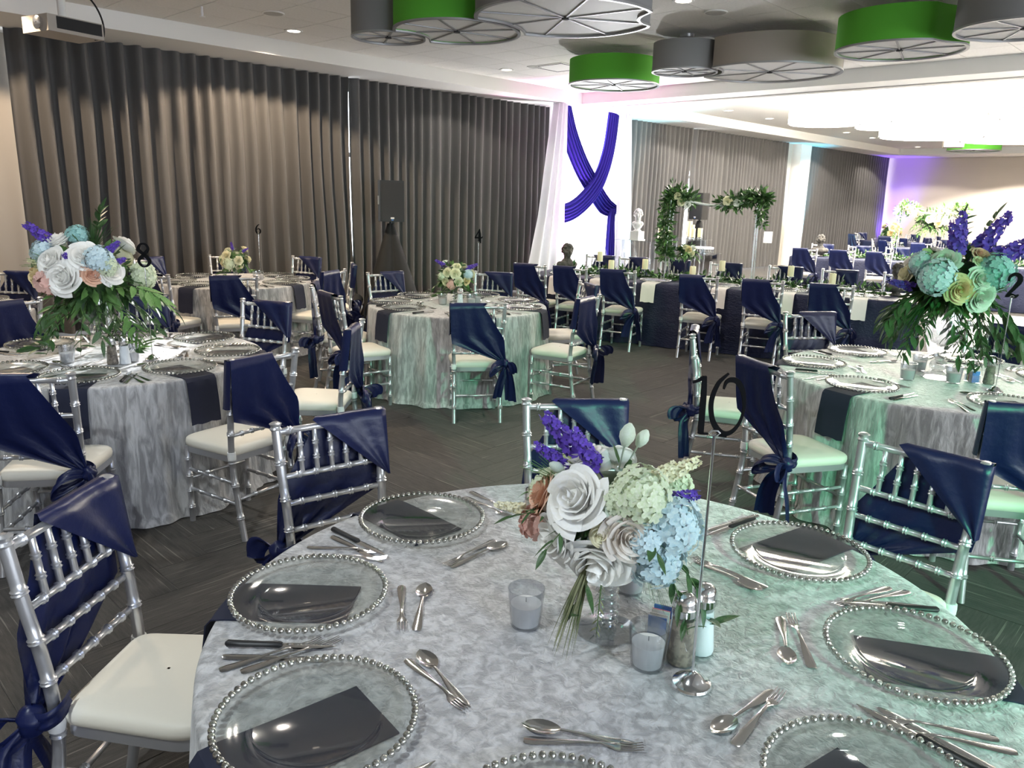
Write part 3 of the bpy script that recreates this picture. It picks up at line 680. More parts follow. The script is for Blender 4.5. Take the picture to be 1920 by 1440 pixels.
# ================================================================== LONG NAVY TABLES
U = Vector((.309, -.951)); NV = Vector((.951, .309)); UA = rad(-72)
def nu(n, u): return NV*n+U*u
def long_cloth(n0, n1, u0, u1, label, seed):
    c = nu((n0+n1)/2, (u0+u1)/2); L, Wd = (u1-u0)/2, (n1-n0)/2; pts = []; rc = .05
    for sx, sy, a0 in ((1, 1, 0), (-1, 1, 90), (-1, -1, 180), (1, -1, 270)):
        for k in range(6):
            a = rad(a0+18*k); pts.append(Vector((sx*(L-rc)+rc*math.cos(a), sy*(Wd-rc)+rc*math.sin(a))))
    ring = []
    for i in range(len(pts)):
        a, b = pts[i], pts[(i+1) % len(pts)]; m = max(1, int((b-a).length/.05))
        for k in range(m): ring.append(a.lerp(b, k/m))
    nrm = []
    for i, p in enumerate(ring):
        t = (ring[(i+1) % len(ring)]-ring[i-1]).normalized(); nrm.append(Vector((t.y, -t.x)))
    rows = [[(p.x*.5, p.y*.5, TZ) for p in ring], [(p.x-nrm[i].x*.015, p.y-nrm[i].y*.015, TZ) for i, p in enumerate(ring)]]
    for j in range(14):
        t = j/13; z = TZ-.012-(TZ-.02)*t; row = []
        for i, p in enumerate(ring):
            w = .035*min(1, t*1.6)*noise.noise((p.x*4, p.y*4, seed+t*.4))+.012*min(1, t*2)*math.sin(i*.9+3*noise.noise((p.x*1.5, p.y*1.5, seed)))+.03*t
            row.append((p.x+nrm[i].x*w, p.y+nrm[i].y*w, z))
        rows.append(row)
    mb = MB().grid(rows, False, True); mb.f.append(tuple(range(len(ring))))
    tag(ob('long_tablecloth', mb.mesh('long_tablecloth', 180, M['navy_cloth']), loc=(c.x, c.y, 0), rot=(0, 0, UA)), label, 'tablecloth', 'navy long tablecloths')
    t = thing('long_table', 'long table hidden under '+label.replace('crinkled navy cloth on ', 'the cloth of '), 'table', (c.x, c.y, 0), UA)
    ob('tabletop', MB().box((0, 0, TZ-.022), (2*L-.06, 2*Wd-.06, .028)), t, mat=M['taupe_shade'])
    for sx in (-1, 1):
        for sy in (-1, 1): ob('leg', MB().lathe([(.02, .002), (.02, TZ-.036)], 8), t, loc=(sx*(L-.3), sy*(Wd-.15), 0), mat=M['spoke'])
long_cloth(9.2, 10.2, -4.35, .30, 'crinkled navy cloth on the long table with two busts', 2)
long_cloth(15.9, 16.9, -1.85, 2.9, 'crinkled navy cloth on the far long table beyond the white dance floor', 5)
def lchair(n, u, near, lab, grp):
    p = nu(n, u)+NV*(.262 if near else -.262); chair(p.x, p.y, 18 if near else 198, lab, grp)
for u in (-4.0, -3.47, -2.87, -1.93, -1.24, -.55): lchair(8.66, u, True, 'silver chair along the long navy table, its back to the round tables', 'chairs along the long table')
for u in (-3.85, -3.35, -2.75, -2.05, -1.28, -.62, .1): lchair(10.74, u, False, 'silver chair on the drape side of the long navy table', 'chairs along the long table')
for u in (-1.52, -.88, -.27, .9, 2.4): lchair(15.38, u, True, 'silver bamboo-style chair with navy sash at the far long table', 'chairs at the far long table')
for u in (-1.4, -.7, 0, .7, 1.4, 2.1): lchair(17.44, u, False, 'silver bamboo-style chair behind the far long table, facing it', 'chairs at the far long table')
# settings on the long tables: charger and ivory napkin hanging at the edge
ln = napkin_mesh(.02, .27, M['linen'], .22, .17)
def lset(nb, u, side, nm):
    p = nu(nb+(.22 if side > 0 else -.22), u); an = rad(18+(180 if side > 0 else 0))
    t = thing('charger_plate', 'clear glass charger with beaded rim on '+nm, 'charger', (p.x, p.y, TZ+.0065), 0, 'chargers on '+nm); build(t, [('plate', charger_me), ('bead_rim', beads_lo)])
    tag(ob('napkin', ln, loc=(p.x, p.y, TZ+.0012), rot=(0, 0, an)), 'ivory napkin hanging over the edge of '+nm, 'napkin', 'ivory napkins on '+nm)
for u in (-3.86, -3.31, -2.64, -1.80, -1.05, -.30): lset(9.2, u, 1, 'the long navy table')
for u in (-1.52, -.88, -.27, .9, 2.4): lset(15.9, u, 1, 'the far long navy table')

# ================================================================== FLOWERS
def rose_mesh(m, seed=0, full=1.0):
    """spiral of overlapping petals: each tucks one edge in and lifts the other; outer ones turn back"""
    rnd = random.Random(seed); mb = MB()
    for k, (cnt, r0, r1, h, sp, tip) in enumerate(((2, .07, .10, .60, 2.0, .0), (3, .14, .23, .60, 1.5, .03), (4, .22, .37, .55, 1.2, .06), (5, .32, .53, .46, 1.0, .09), (5, .42, .69, .33, 1.0, .12), (6, .50, .83, .15, .86, .14))):
        for q in range(cnt):
            a0 = 2*PI*q/cnt+k*.9+rnd.uniform(-.22, .22); rows = []; dh = rnd.uniform(-.05, .05); dr = rnd.uniform(-.03, .04)
            for j in range(8):
                v = j/7; row = []
                for i in range(11):
                    u = i/5-1; w = math.sin(PI*(.14+.56*v))**.55
                    r = lerp(r0*.35, r1+dr, v**.75)+.12*r1*math.sin(PI*min(1, v*.92))*(k > 0)+tip*max(0, v-.72)*3.0+(.075+.03*k*.5)*u*v
                    r += .02*noise.noise((u*2.2, v*2, k*5+q+seed)); an = a0+u*sp*w
                    edge = 1-.10*u*u*(.3+v)-.07*abs(u)**3
                    row.append((r*math.cos(an), r*math.sin(an), -.32+(h+dh+.32)*v*edge-.9*tip*max(0, v-.8)*5))
                rows.append(row)
            mb.grid(rows)
    mb.sphere((0, 0, -.05), .40, 10, 6, (1, 1, .7))
    return mb.mesh('rose', 180, m)
def floret_ball(m, seed, n=110, k4=4, sz=.23):
    rnd = random.Random(seed); mb = MB()
    for i in range(n):
        z = 1-2*(i+.5)/n; t = i*2.39996; s = math.sqrt(1-z*z)
        if z < -.55: continue
        d = Vector((s*math.cos(t), s*math.sin(t), z)); q = d.to_track_quat('Z', 'Y') @ Quaternion((0, 0, 1), rnd.uniform(0, 6)); c = d*(.84+rnd.uniform(-.12, .12))
        for p in range(k4):
            e = 2*PI*p/k4; e0 = Vector((math.cos(e), math.sin(e), .12)); e1 = Vector((-math.sin(e), math.cos(e), 0)); w = sz
            mb.add([c, c+q @ ((e0*.40+e1*.42)*w), c+q @ ((e0*.85+e1*.38)*w+Vector((0, 0, .02))), c+q @ (e0*1.05*w), c+q @ ((e0*.85-e1*.38)*w+Vector((0, 0, .02))), c+q @ ((e0*.40-e1*.42)*w)], [(0, 1, 2, 3), (0, 3, 4, 5)])
    mb.sphere((0, 0, 0), .68, 10, 8)
    return mb.mesh('hydrangea', 180, m)
def spike_mesh(m, seed, n=26, L=1.0):
    rnd = random.Random(seed); mb = MB().sweep([(0, 0, -.4), (0, .02, .3), (.03, 0, L)], [.02, .018, .008], 5)
    for i in range(n):
        t = .05+.95*i/n; a = i*2.4; r = .15*(1-.6*t)
        c = Vector((r*math.cos(a), r*math.sin(a), L*t)); q = Vector((math.cos(a), math.sin(a), .35)).to_track_quat('Z', 'Y')
        for p in range(5):
            e = 2*PI*p/5; e0 = Vector((math.cos(e), math.sin(e), .35)); e1 = Vector((-math.sin(e), math.cos(e), 0)); w = .15*(1-.45*t)
            mb.add([c, c+q @ ((e0*.45+e1*.42)*w), c+q @ ((e0*.9+e1*.25)*w), c+q @ ((e0*.9-e1*.25)*w), c+q @ ((e0*.45-e1*.42)*w)], [(0, 1, 2, 3, 4)])
    return mb.mesh('delphinium', 180, m)
def bud_mesh(m): return MB().lathe([(.04, -1.6), (.05, -.5), (.16, -.45), (.34, -.1), (.36, .15), (.24, .45), (.08, .62)], 10).mesh('flower_bud', 180, m)
FM = {}
for k in ('white', 'blush', 'peach', 'yellow', 'cream', 'green'): FM['rose_'+k] = [rose_mesh(M['rose_'+k], s, .7+.3*s) for s in (0, 1)]
for k in ('blue', 'green', 'teal'): FM['hyd_'+k] = [floret_ball(M['hyd_'+k], 3)]
FM['delph'] = [spike_mesh(M['purple'], s) for s in (1, 2)]; FM['stock'] = [spike_mesh(M['rose_cream'], 4)]; FM['coral'] = [floret_ball(M['pinkish'], 5, 26, 5, .5)]; FM['bud'] = [bud_mesh(M['rose_green']), bud_mesh(M['budgreen'])]
FN = {'rose': 'rose', 'hyd': 'hydrangea', 'delph': 'delphinium', 'stock': 'stock_flower', 'coral': 'small_blossom', 'bud': 'flower_bud'}
def leaf_mesh(m, wd=.17, curl=.25):
    rows = []
    for i in range(7):
        s = i/6; w = wd*math.sin(PI*min(1, s*.97+.03))**.8*(1.15-.5*s); rows.append([(s, w*q, -curl*s*s*.5+.12*wd*abs(q)*3*(1-s)) for q in (-1, -.5, 0, .5, 1)])
    return MB().grid(rows).mesh('leaf', 180, m)
LEAF = {k: [leaf_mesh(M[k], w, c) for w, c in ((.17, .3), (.13, .5), (.21, .2))] for k in ('leaf', 'leaf_light', 'leaf_olive')}
def sprig(root, base, d, L, nl, lk, ls, droop, rnd, name='leaf_sprig', zmin=-9):
    d = Vector(d).normalized(); P = [Vector((0, 0, 0))]; v = d.copy(); n = 8
    for i in range(n):
        v = (v+Vector((0, 0, -droop/n))).normalized(); q = P[-1]+v*L/n; q.z = max(q.z, zmin-base[2]); P.append(q)
    st = ob(name, MB().sweep(P, [.0028*(1-.7*i/n)*(L/.25)**.5 for i in range(n+1)], 5).mesh('stem', 180, M['stem']), root, tuple(base))
    for i in range(nl):
        t = .25+.75*(i+.5)/nl; k = min(n-1, int(t*n)); p = P[k].lerp(P[k+1], t*n-k); tg = (P[k+1]-P[k]).normalized()
        sd = tg.cross(Vector((0, 0, 1))); sd = (sd if sd.length > .1 else Vector((1, 0, 0))).normalized()
        e = (tg*.75+sd*(1 if i % 2 else -1)*rnd.uniform(.5, .9)+Vector((0, 0, rnd.uniform(-.35, .25)))).normalized()
        if i == nl-1: e = tg.copy()
        if base[2]+p.z+e.z*ls*1.3-.02 < zmin-.03: e.z = abs(e.z)*.3; e.normalize()
        o = ob('leaf', rnd.choice(LEAF[lk]), st, tuple(p), sc=ls*rnd.uniform(.75, 1.15)); o.rotation_euler = (e.to_track_quat('X', 'Z') @ Quaternion((1, 0, 0), rnd.uniform(-.7, .7))).to_euler()
def blades(root, base, d, L, n, spread, m, rnd, droop=.8, w=.004, name='grass_blades'):
    mb = MB(); d = Vector(d).normalized()
    for i in range(n):
        v = (d+Vector((rnd.uniform(-1, 1), rnd.uniform(-1, 1), rnd.uniform(-1, 1)))*spread).normalized(); P = [Vector((0, 0, 0))]; l = L*rnd.uniform(.6, 1.1)
        for k in range(6): v = (v+Vector((0, 0, -droop/6))).normalized(); P.append(P[-1]+v*l/6)
        sd = v.cross(Vector((0, 0, 1))); sd = (sd if sd.length > .05 else Vector((1, 0, 0))).normalized()
        mb.grid([[P[k]-sd*w*(1-k/6.5), P[k]+sd*w*(1-k/6.5)+Vector((0, 0, .001))] for k in range(7)])
    ob(name, mb.mesh(name, 180, m), root, tuple(base))
def bouquet(label, loc, R, fl, extra=(), sprigs=0, lk='leaf', sl=.3, ls=.09, droop=1.2, seed=1, nl=8, back=8, low=-.2, blade=(), lo_mix='leaf_light', core=.62, fill=90, backk=('rose_white', 'hyd_green', 'rose_cream')):
    """rounded flower arrangement; flowers are given on the side seen from the room's near corner (x right, z up, size)"""
    zmin = TZ+.07-loc[2]; rnd = random.Random(seed); t = thing('flower_arrangement', label, 'flowers', loc, rad(43.9-90), 'table bouquets')
    mb = MB().sphere((0, 0, 0), R*core, 14, 10, (1, 1, .8)); mb.v = [(x*(1+.2*noise.noise((x*20, y*20, z*20))), y*(1+.2*noise.noise((x*20+5, y*20, z*20))), z) for x, y, z in mb.v]
    ob('foliage_core', mb.mesh('foliage_core', 180, M['leaf']), t)
    for mm, cnt in (('leaf', fill), ('leaf_light', fill//2)):
        lb = MB()
        for i in range(cnt):
            d = Vector((rnd.gauss(0, 1), rnd.gauss(0, 1), rnd.gauss(-.35, .8))).normalized(); bp = d*R*rnd.uniform(.5, .72); bp.z *= .85
            e = (d+Vector((rnd.uniform(-.6, .6), rnd.uniform(-.6, .6), rnd.uniform(-.7, .3)))).normalized(); Lf = ls*rnd.uniform(.7, 1.5); sd = e.cross(Vector((rnd.uniform(-1, 1), rnd.uniform(-1, 1), 1))).normalized()*Lf*.17; dn = Vector((0, 0, -.12*Lf))
            lb.add([bp, bp+e*Lf*.35+sd, bp+e*Lf*.7+sd*.8+dn*.4, bp+e*Lf+dn, bp+e*Lf*.7-sd*.8+dn*.4, bp+e*Lf*.35-sd], [(0, 1, 2, 3), (0, 3, 4, 5)])
        if cnt: ob('filler_leaves', lb.mesh('filler_leaves', 60, M[mm]), t, kind='stuff')
    def place(kind, x, y, z, s, tilt=None, var=None):
        d = Vector((x, y, z+R*.12)).normalized() if tilt is None else Vector(tilt).normalized()
        me = FM[kind]; o = ob(FN[kind.split('_')[0]], me[rnd.randrange(len(me)) if var is None else var], t, (x, y, z), sc=s)
        o.rotation_euler = (d.to_track_quat('Z', 'Y') @ Quaternion((0, 0, 1), rnd.uniform(0, 6))).to_euler()
    for f in fl:
        kind, x, z, s = f[:4]; y = -math.sqrt(max(.0, (R*.92)**2-x*x-(z*1.15)**2)) if len(f) < 5 else f[4]
        if kind in ('delph', 'stock', 'bud'): place(kind, x, y*.6, z, s, (x*1.5, y*.4, max(.3*R, z)))
        else: place(kind, x, y, z, s)
    for i in range(back):
        a = PI*(i+.5)/back; z = R*rnd.uniform(-.1, .65); r = math.sqrt(max(.05*R*R, (R*.9)**2-z*z)); place(rnd.choice(backk), r*math.cos(a), r*math.sin(a), z, R*rnd.uniform(.22, .32))
    for i in range(sprigs):
        a = 2*PI*i/sprigs+rnd.uniform(-.2, .2); z = rnd.uniform(low-.25, low+.25)
        d = (math.cos(a), math.sin(a), z+rnd.uniform(0, .5)); b = Vector((math.cos(a)*R*.5, math.sin(a)*R*.5, z*R))
        sprig(t, b, d, sl*rnd.uniform(.7, 1.15), nl, lk if rnd.random() < .65 else lo_mix, ls, droop*rnd.uniform(.6, 1.3), rnd, zmin=zmin)
    for e in extra: sprig(t, Vector(e[0]), e[1], e[2], e[3], e[4], e[5], e[6], rnd, zmin=zmin)
    for b in blade: blades(t, Vector(b[0]), b[1], b[2], b[3], b[4], M[b[5]], rnd, b[6], b[7])
    return t
# --- vases
def vase(name, label, prof, x, y, m='crystal', solid=None):
    t = thing(name, label, 'vase', (x, y, TZ+.0012)); i = solid
    ob('foot', MB().lathe(prof[0], 32), t, mat=M[m]); ob('stem', MB().lathe(prof[1], 24), t, mat=M[m]); ob('bowl', MB().lathe(prof[2], 32, cap=False), t, mat=M[m]); return t
def ringstem(z0, z1, n, r): 
    out = []
    for i in range(n):
        a = z0+(z1-z0)*i/n; h = (z1-z0)/n
        for q in range(5): out.append((r*(.72+.28*math.sin(PI*q/4)), a+h*q/4*.98))
    return out
COMPOTE = ([(0, .001), (.072, .001), (.073, .004), (.05, .007), (.025, .013)], ringstem(.013, .135, 6, .029), [(.012, .136), (.03, .14), (.055, .165), (.066, .20), (.066, .215), (.063, .215), (.052, .168), (.0, .146)])
HURR = ([(0, .001), (.085, .001), (.088, .006), (.07, .022), (.05, .03), (.03, .045)], [(.03, .045), (.046, .055), (.050, .075), (.044, .095), (.026, .108), (.024, .116), (.036, .122), (.038, .14), (.03, .15), (.042, .158), (.042, .166)],
        [(.02, .166), (.05, .175), (.09, .215), (.108, .27), (.11, .32), (.10, .40), (.094, .46), (.090, .46), (.096, .40), (.105, .32), (.103, .27), (.085, .22), (.0, .186)])
SMALLV = ([(0, .001), (.055, .001), (.056, .004), (.02, .012)], ringstem(.012, .10, 3, .026), [(.012, .10), (.05, .115), (.075, .16), (.078, .175), (.074, .175), (.046, .12), (0, .108)])
vase('compote_vase', 'low crystal compote with a ringed stem under the bouquet on table ten', COMPOTE, 1.35, .97)
vase('goblet_vase', 'tall clear glass goblet vase with ball stem on the spotlit table', HURR, 1.54, 4.89, 'glass')
vase('goblet_vase', 'tall silvery goblet vase holding the dark-leaved bouquet on table two', HURR, 5.03, 1.31, 'mercury')
vase('compote_vase', 'small glass compote under the yellow rose bouquet on table four', SMALLV, 4.86, 5.45)
vase('compote_vase', 'small glass compote under the cream bouquet on table six', SMALLV, 4.08, 8.25)
K = .00122
f10 = [(k, (x-1149)*K, (952-y)*K, s*1.22) for k, x, y, s in (
    ('rose_white', 1072, 905, .062), ('rose_blush', 1162, 948, .050), ('rose_white', 1045, 985, .058), ('rose_white', 1118, 1015, .062), ('rose_peach', 1020, 930, .044), ('rose_white', 1085, 858, .046),
    ('hyd_green', 1180, 890, .058), ('hyd_blue', 1235, 945, .062), ('hyd_blue', 1215, 1005, .058), ('hyd_green', 1140, 895, .03), ('rose_cream', 1115, 952, .022), ('coral', 1008, 985, .032), ('rose_green', 1145, 905, .03), ('hyd_blue', 1190, 965, .042), ('rose_peach', 1018, 965, .03))]
f10 += [(k, (x-1149)*K, (952-y)*K, s) for k, x, y, s in (('delph', 1085, 850, .13), ('delph', 1110, 860, .11), ('delph', 1060, 870, .09), ('delph', 1215, 915, .10), ('delph', 1200, 925, .08), ('stock', 1225, 880, .10), ('stock', 1200, 880, .08), ('stock', 985, 960, .07))]
f10 += [('bud', .02, .175, .05, -.02), ('bud', .055, .165, .04, .0), ('bud', -.13, .10, .035, -.03), ('bud', -.12, .08, .03, -.05), ('bud', -.105, .115, .03, 0)]
bouquet('bouquet of white roses, pale blue hydrangea and violet spikes on table ten', (1.35, .97, 1.075), .165, f10, fill=90, sprigs=5, sl=.15, ls=.05, droop=1.0, seed=3, nl=5, low=-.15,
    extra=[((.09, -.06, -.06), (.7, -.2, -.2), .24, 9, 'leaf', .062, 1.8), ((.08, -.08, -.06), (.55, -.5, -.4), .2, 7, 'leaf', .055, 1.5), ((-.03, -.12, -.08), (-.1, -.3, -1), .16, 14, 'leaf_olive', .018, .6), ((-.10, -.02, .0), (-1, -.1, .1), .14, 5, 'leaf', .05, .4), ((-.06, -.10, -.08), (-.2, -.5, -.7), .14, 3, 'leaf', .06, .6)],
    blade=[((-.05, -.10, -.06), (-.35, -.35, -.75), .22, 70, .16, 'leaf_olive', .5, .0022), ((.05, -.08, -.06), (.5, -.2, -.9), .15, 50, .2, 'leaf_light', .5, .0014), ((.05, -.05, -.05), (.8, -.2, -.3), .16, 26, .4, 'leaf', .6, .002), ((-.1, 0, .05), (-.7, 0, .6), .12, 14, .3, 'leaf_light', .1, .003)])
K = .0031
fL = [(k, (x-180)*K, (520-y)*K, s*1.1) for k, x, y, s in (('rose_white', 143, 456, .075), ('rose_white', 152, 489, .085), ('rose_white', 205, 478, .085), ('rose_white', 176, 515, .09), ('rose_yellow', 120, 514, .075), ('rose_peach', 222, 508, .058), ('coral', 143, 524, .06), ('hyd_blue', 228, 485, .08), ('rose_white', 245, 505, .07), ('hyd_blue', 120, 475, .07), ('hyd_teal', 172, 445, .06), ('rose_cream', 95, 495, .045), ('hyd_green', 240, 495, .06))]
fL += [('delph', -.13, .17, .2), ('delph', .0, .06, .14), ('delph', .14, .14, .13), ('delph', .17, .08, .12), ('bud', -.14, .2, .06, -.05), ('stock', -.27, .06, .1)]
bouquet('tall lush bouquet of white roses with one yellow and one peach rose and trailing leaves', (1.54, 4.89, 1.24), .30, fL, fill=220, sprigs=24, sl=.32, ls=.085, droop=1.5, seed=5, nl=8, low=-.45,
    extra=[((.18, -.1, -.05), (1, -.2, .3), .3, 9, 'leaf_light', .15, .9), ((.15, -.15, -.12), (.9, -.4, -.1), .38, 14, 'leaf_light', .09, 1.4), ((-.15, -.1, -.2), (-.5, -.2, -.6), .42, 9, 'leaf', .10, 1.2), ((.03, .0, .2), (.3, 0, 1), .2, 12, 'leaf', .09, .2)],
    blade=[((.05, -.05, .15), (.3, 0, 1), .2, 60, .35, 'leaf', .3, .004), ((-.1, -.15, .05), (-.5, -.4, .5), .18, 40, .3, 'leaf_light', .4, .004)])
f2 = [(k, (x-1790)*K, (530-y)*K, s*1.12) for k, x, y, s in (('rose_green', 1745, 492, .075), ('rose_yellow', 1765, 538, .075), ('rose_green', 1800, 548, .085), ('rose_green', 1795, 518, .065), ('hyd_teal', 1826, 508, .10), ('hyd_blue', 1732, 520, .10), ('rose_peach', 1805, 478, .05), ('rose_cream', 1796, 488, .03), ('bud', 1735, 480, .06), ('hyd_blue', 1720, 500, .07))]
f2 += [('delph', -.05, .15, .24), ('delph', .06, .17, .26), ('delph', .16, .13, .28), ('delph', -.02, .2, .2), ('delph', -.24, -.04, .14)]
bouquet('mint, teal and blue bouquet with a yellow rose and dark trailing leaves on table two', (5.03, 1.31, 1.345), .27, f2, fill=260, sprigs=28, sl=.34, ls=.085, droop=1.8, seed=8, nl=8, low=-.5, lo_mix='leaf',
    extra=[((.0, 0, .15), (.05, 0, 1), .24, 10, 'leaf', .08, .1), ((.1, 0, .15), (.4, 0, 1), .26, 8, 'leaf', .08, .1), ((-.2, -.05, -.08), (-1, -.1, -.3), .26, 10, 'leaf', .12, 1.2), ((.18, -.1, -.1), (.8, -.3, -.5), .36, 8, 'leaf', .15, 1.2)],
    blade=[((.1, -.1, -.15), (.5, -.3, -.8), .4, 26, .35, 'leaf', .6, .006), ((-.15, -.05, -.12), (-.8, -.1, -.5), .32, 60, .4, 'leaf', .7, .004)])
K = .0051
f4 = [(k, (x-848)*K, (512-y)*K, s) for k, x, y, s in (('rose_cream', 835, 505, .045), ('rose_cream', 850, 506, .052), ('rose_cream', 832, 522, .045), ('rose_cream', 856, 521, .045), ('coral', 843, 526, .045), ('rose_yellow', 870, 520, .045), ('hyd_blue', 872, 508, .05), ('rose_cream', 852, 494, .04), ('hyd_green', 825, 512, .04))]+[('delph', -.1, .09, .1), ('delph', .11, .07, .11)]
bouquet('low bouquet of soft yellow roses with a few violet sprigs on table four', (4.86, 5.45, 1.02), .17, f4, sprigs=12, sl=.2, ls=.07, droop=1.8, seed=11, nl=6, low=-.5)
f6 = [(k, (x-436)*.006, (482-y)*.006, s) for k, x, y, s in (('rose_cream', 428, 476, .06), ('hyd_green', 433, 490, .07), ('rose_cream', 450, 484, .05), ('rose_cream', 449, 495, .045), ('rose_cream', 418, 490, .04))]+[('delph', .0, .1, .09), ('delph', .1, .08, .08)]
bouquet('low bouquet of cream and pale green flowers on table six', (4.08, 8.25, 1.0), .165, f6, sprigs=10, sl=.16, ls=.06, droop=1.6, seed=13, nl=6, low=-.4)
# ================================================================== TABLE NUMBERS
def glyph(strokes, th=.006, bold=1):
    mb = MB()
    for st in strokes:
        P = catmull([(x, z, w) for x, z, w in st], 6); n = len(P); F = []; 
        for i, p in enumerate(P):
            t = Vector((P[min(i+1, n-1)].x-P[max(i-1, 0)].x, P[min(i+1, n-1)].y-P[max(i-1, 0)].y)).normalized(); q = Vector((-t.y, t.x))*max(.006, p.z*bold)/2
            a, b = Vector((p.x, p.y))+q, Vector((p.x, p.y))-q; F.append([(a.x, -th/2, a.y), (b.x, -th/2, b.y), (b.x, th/2, b.y), (a.x, th/2, a.y)])
        mb.grid(F, False, True); mb.f.append(tuple(len(mb.v)-4*n+i for i in range(4))); mb.f.append(tuple(len(mb.v)-4+i for i in range(4))[::-1])
    return mb
def Z(pts): return [((x-700)/990, (1150-y)/990, w/990) for x, y, w in pts]
G = {'1': [Z([(310, 340, 22), (400, 300, 40), (450, 260, 45)]), Z([(478, 235, 60), (485, 500, 82), (488, 800, 86), (490, 1120, 84)]), Z([(470, 1115, 26), (600, 1120, 26)])],
     '0': [Z([(830, 185, 20), (760, 255, 40), (690, 340, 52), (625, 520, 62), (610, 700, 66), (650, 900, 74), (740, 1050, 90), (850, 1112, 70), (960, 1075, 48), (1050, 950, 34), (1095, 780, 32), (1097, 620, 44), (1055, 440, 68), (970, 310, 84), (880, 282, 70), (805, 320, 44), (775, 425, 22)]), Z([(760, 1140, 30), (880, 1145, 50)])]}
D4 = [[(.08, .92, .05), (-.06, .66, .05), (-.20, .40, .05)], [(-.26, .36, .07), (0, .36, .06), (.22, .36, .05), (.26, .46, .03)], [(.06, .95, .03), (.08, .6, .1), (.09, .3, .12), (.1, .0, .1)]]
D6 = [[(.12, .98, .03), (-.06, .85, .06), (-.2, .6, .09), (-.22, .3, .1), (-.1, .06, .07), (.08, .04, .06), (.2, .22, .09), (.17, .45, .08), (.02, .55, .05), (-.12, .45, .03)]]
D2 = [[(-.22, .68, .05), (-.2, .86, .06), (-.03, .98, .08), (.16, .9, .11), (.2, .7, .12), (.06, .45, .09), (-.12, .2, .07), (-.22, .05, .05), (-.08, .12, .08), (.1, .06, .09), (.24, .14, .03)]]
D8 = [[(0, .52, .07), (-.2, .72, .09), (-.1, .95, .05), (.1, .95, .05), (.19, .75, .07), (0, .5, .09), (-.22, .25, .07), (-.1, .02, .06), (.12, .03, .06), (.22, .25, .09), (0, .52, .09)]]
def number_stand(lab, gl, x, y, yaw, h=.545, sz=.12, shift=.0):
    t = thing('table_number_stand', 'chrome table number stand holding a black figure '+lab, 'table number', (x, y, TZ+.0012), rad(yaw-90), 'table number stands')
    ob('base', MB().lathe([(0, .0), (.040, .0), (.042, .004), (.040, .009), (.030, .014), (.026, .018), (.020, .025), (.010, .031), (.004, .034)], 28), t, mat=M['chrome'])
    ob('rod', MB().lathe([(.003, .03), (.003, h)], 8), t, mat=M['chrome'])
    ob('clip', MB().sweep([(math.cos(k/12*4*PI)*.010, -.004+k*.0004, h+math.sin(k/12*4*PI)*.006+.002) for k in range(13)], .0018, 6), t, mat=M['chrome'])
    for g in gl:
        mb = glyph(g[0], bold=1 if 'ten' in lab else 1.7); o = ob('figure', mb.mesh('figure', 40, M['figure_black']), t, (g[1]+shift, 0, h-.004), sc=(sz, 1, sz))
number_stand('ten on table ten', [(G['1']+G['0'], .0)], 1.31, .712, 43.9, .555, .128)
number_stand('on the spotlit table', [(D8, 0)], 1.73, 4.60, 55, .55, .13)
number_stand('two on table two', [(D2, .0)], 4.89, .97, 35, .53, .13)
number_stand('four on table four', [(D4, 0)], 5.12, 5.42, 43.9, .55, .14)
number_stand('six on table six', [(D6, 0)], 4.36, 8.22, 43.9, .50, .11)
# ================================================================== CONDIMENTS AND VOTIVES
def votive(x, y, tn, s=1.0, m='mercury'):
    t = thing('votive_candle', 'short candle in a silvery glass cup on '+tn, 'candle', (x, y, TZ+.0012), 0, 'votives on '+tn)
    ob('cup', MB().lathe([(0, .001), (.026*s, .001), (.028*s, .006), (.034*s, .075*s), (.0325*s, .075*s), (.0265*s, .008), (0, .006)], 24, cap=False), t, mat=M[m])
    ob('wax', MB().lathe([(.024*s, .0065), (.028*s, .045*s), (.0, .047*s)], 20), t, mat=M['wax_white']); ob('wick', MB().lathe([(.001, .045*s), (.001, .055*s)], 5), t, mat=M['black_matt'])
def shaker(x, y, tn, kind, s=1.0):
    t = thing(kind+'_shaker', ('glass pepper shaker with brown pepper' if kind == 'pepper' else 'glass salt shaker with white salt')+' and chrome cap on '+tn, 'shaker', (x, y, TZ+.0012)); t.scale = (s, s, s)
    ob('jar', MB().lathe([(0, 0), (.023, 0), (.0245, .004), (.0205, .05), (.0185, .085), (.0185, .092), (.0, .092)], 12, cap=False), t, mat=M['glass'])
    ob('filling', MB().lathe([(0, .002), (.0225, .002), (.0235, .006), (.0198, .05), (.0178, .08), (0, .081)], 12, cap=False), t, mat=M[kind])
    ob('cap', MB().lathe([(.0195, .088), (.0205, .090), (.0205, .100), (.0215, .102), (.0205, .104), (.0205, .112), (.017, .121), (.009, .126), (0, .127)], 20, cap=False), t, mat=M['chrome'])
def caddy(x, y, rz, tn):
    t = thing('sugar_caddy', 'small clear box of paper sugar packets on '+tn, 'caddy', (x, y, TZ+.0012), rz)
    ob('box', MB().box((0, 0, .002), (.075, .05, .003)).box((0, .0245, .024), (.075, .002, .045)).box((0, -.0245, .024), (.075, .002, .045)).box((.037, 0, .024), (.002, .05, .045)).box((-.037, 0, .024), (.002, .05, .045)), t, mat=M['acrylic'])
    for i, m in enumerate(('blue_paper', 'paper', 'paper', 'paper', 'pink', 'yellow', 'paper', 'blue_paper')):
        ob('sugar_packet', MB().box((0, 0, .037), (.003, .042, .066)), t, (-.030+.0085*i, 0, 0), rot=(0, .16*math.sin(i*2.3), 0), mat=M[m])
t10 = TN['10']; tl = TN['L']; t2 = TN['2']; t4 = TN['4']
votive(1.226, 1.114, t10, 1.3); votive(1.30, .818, t10, 1.3); votive(1.545, 1.04, t10, 1.3)
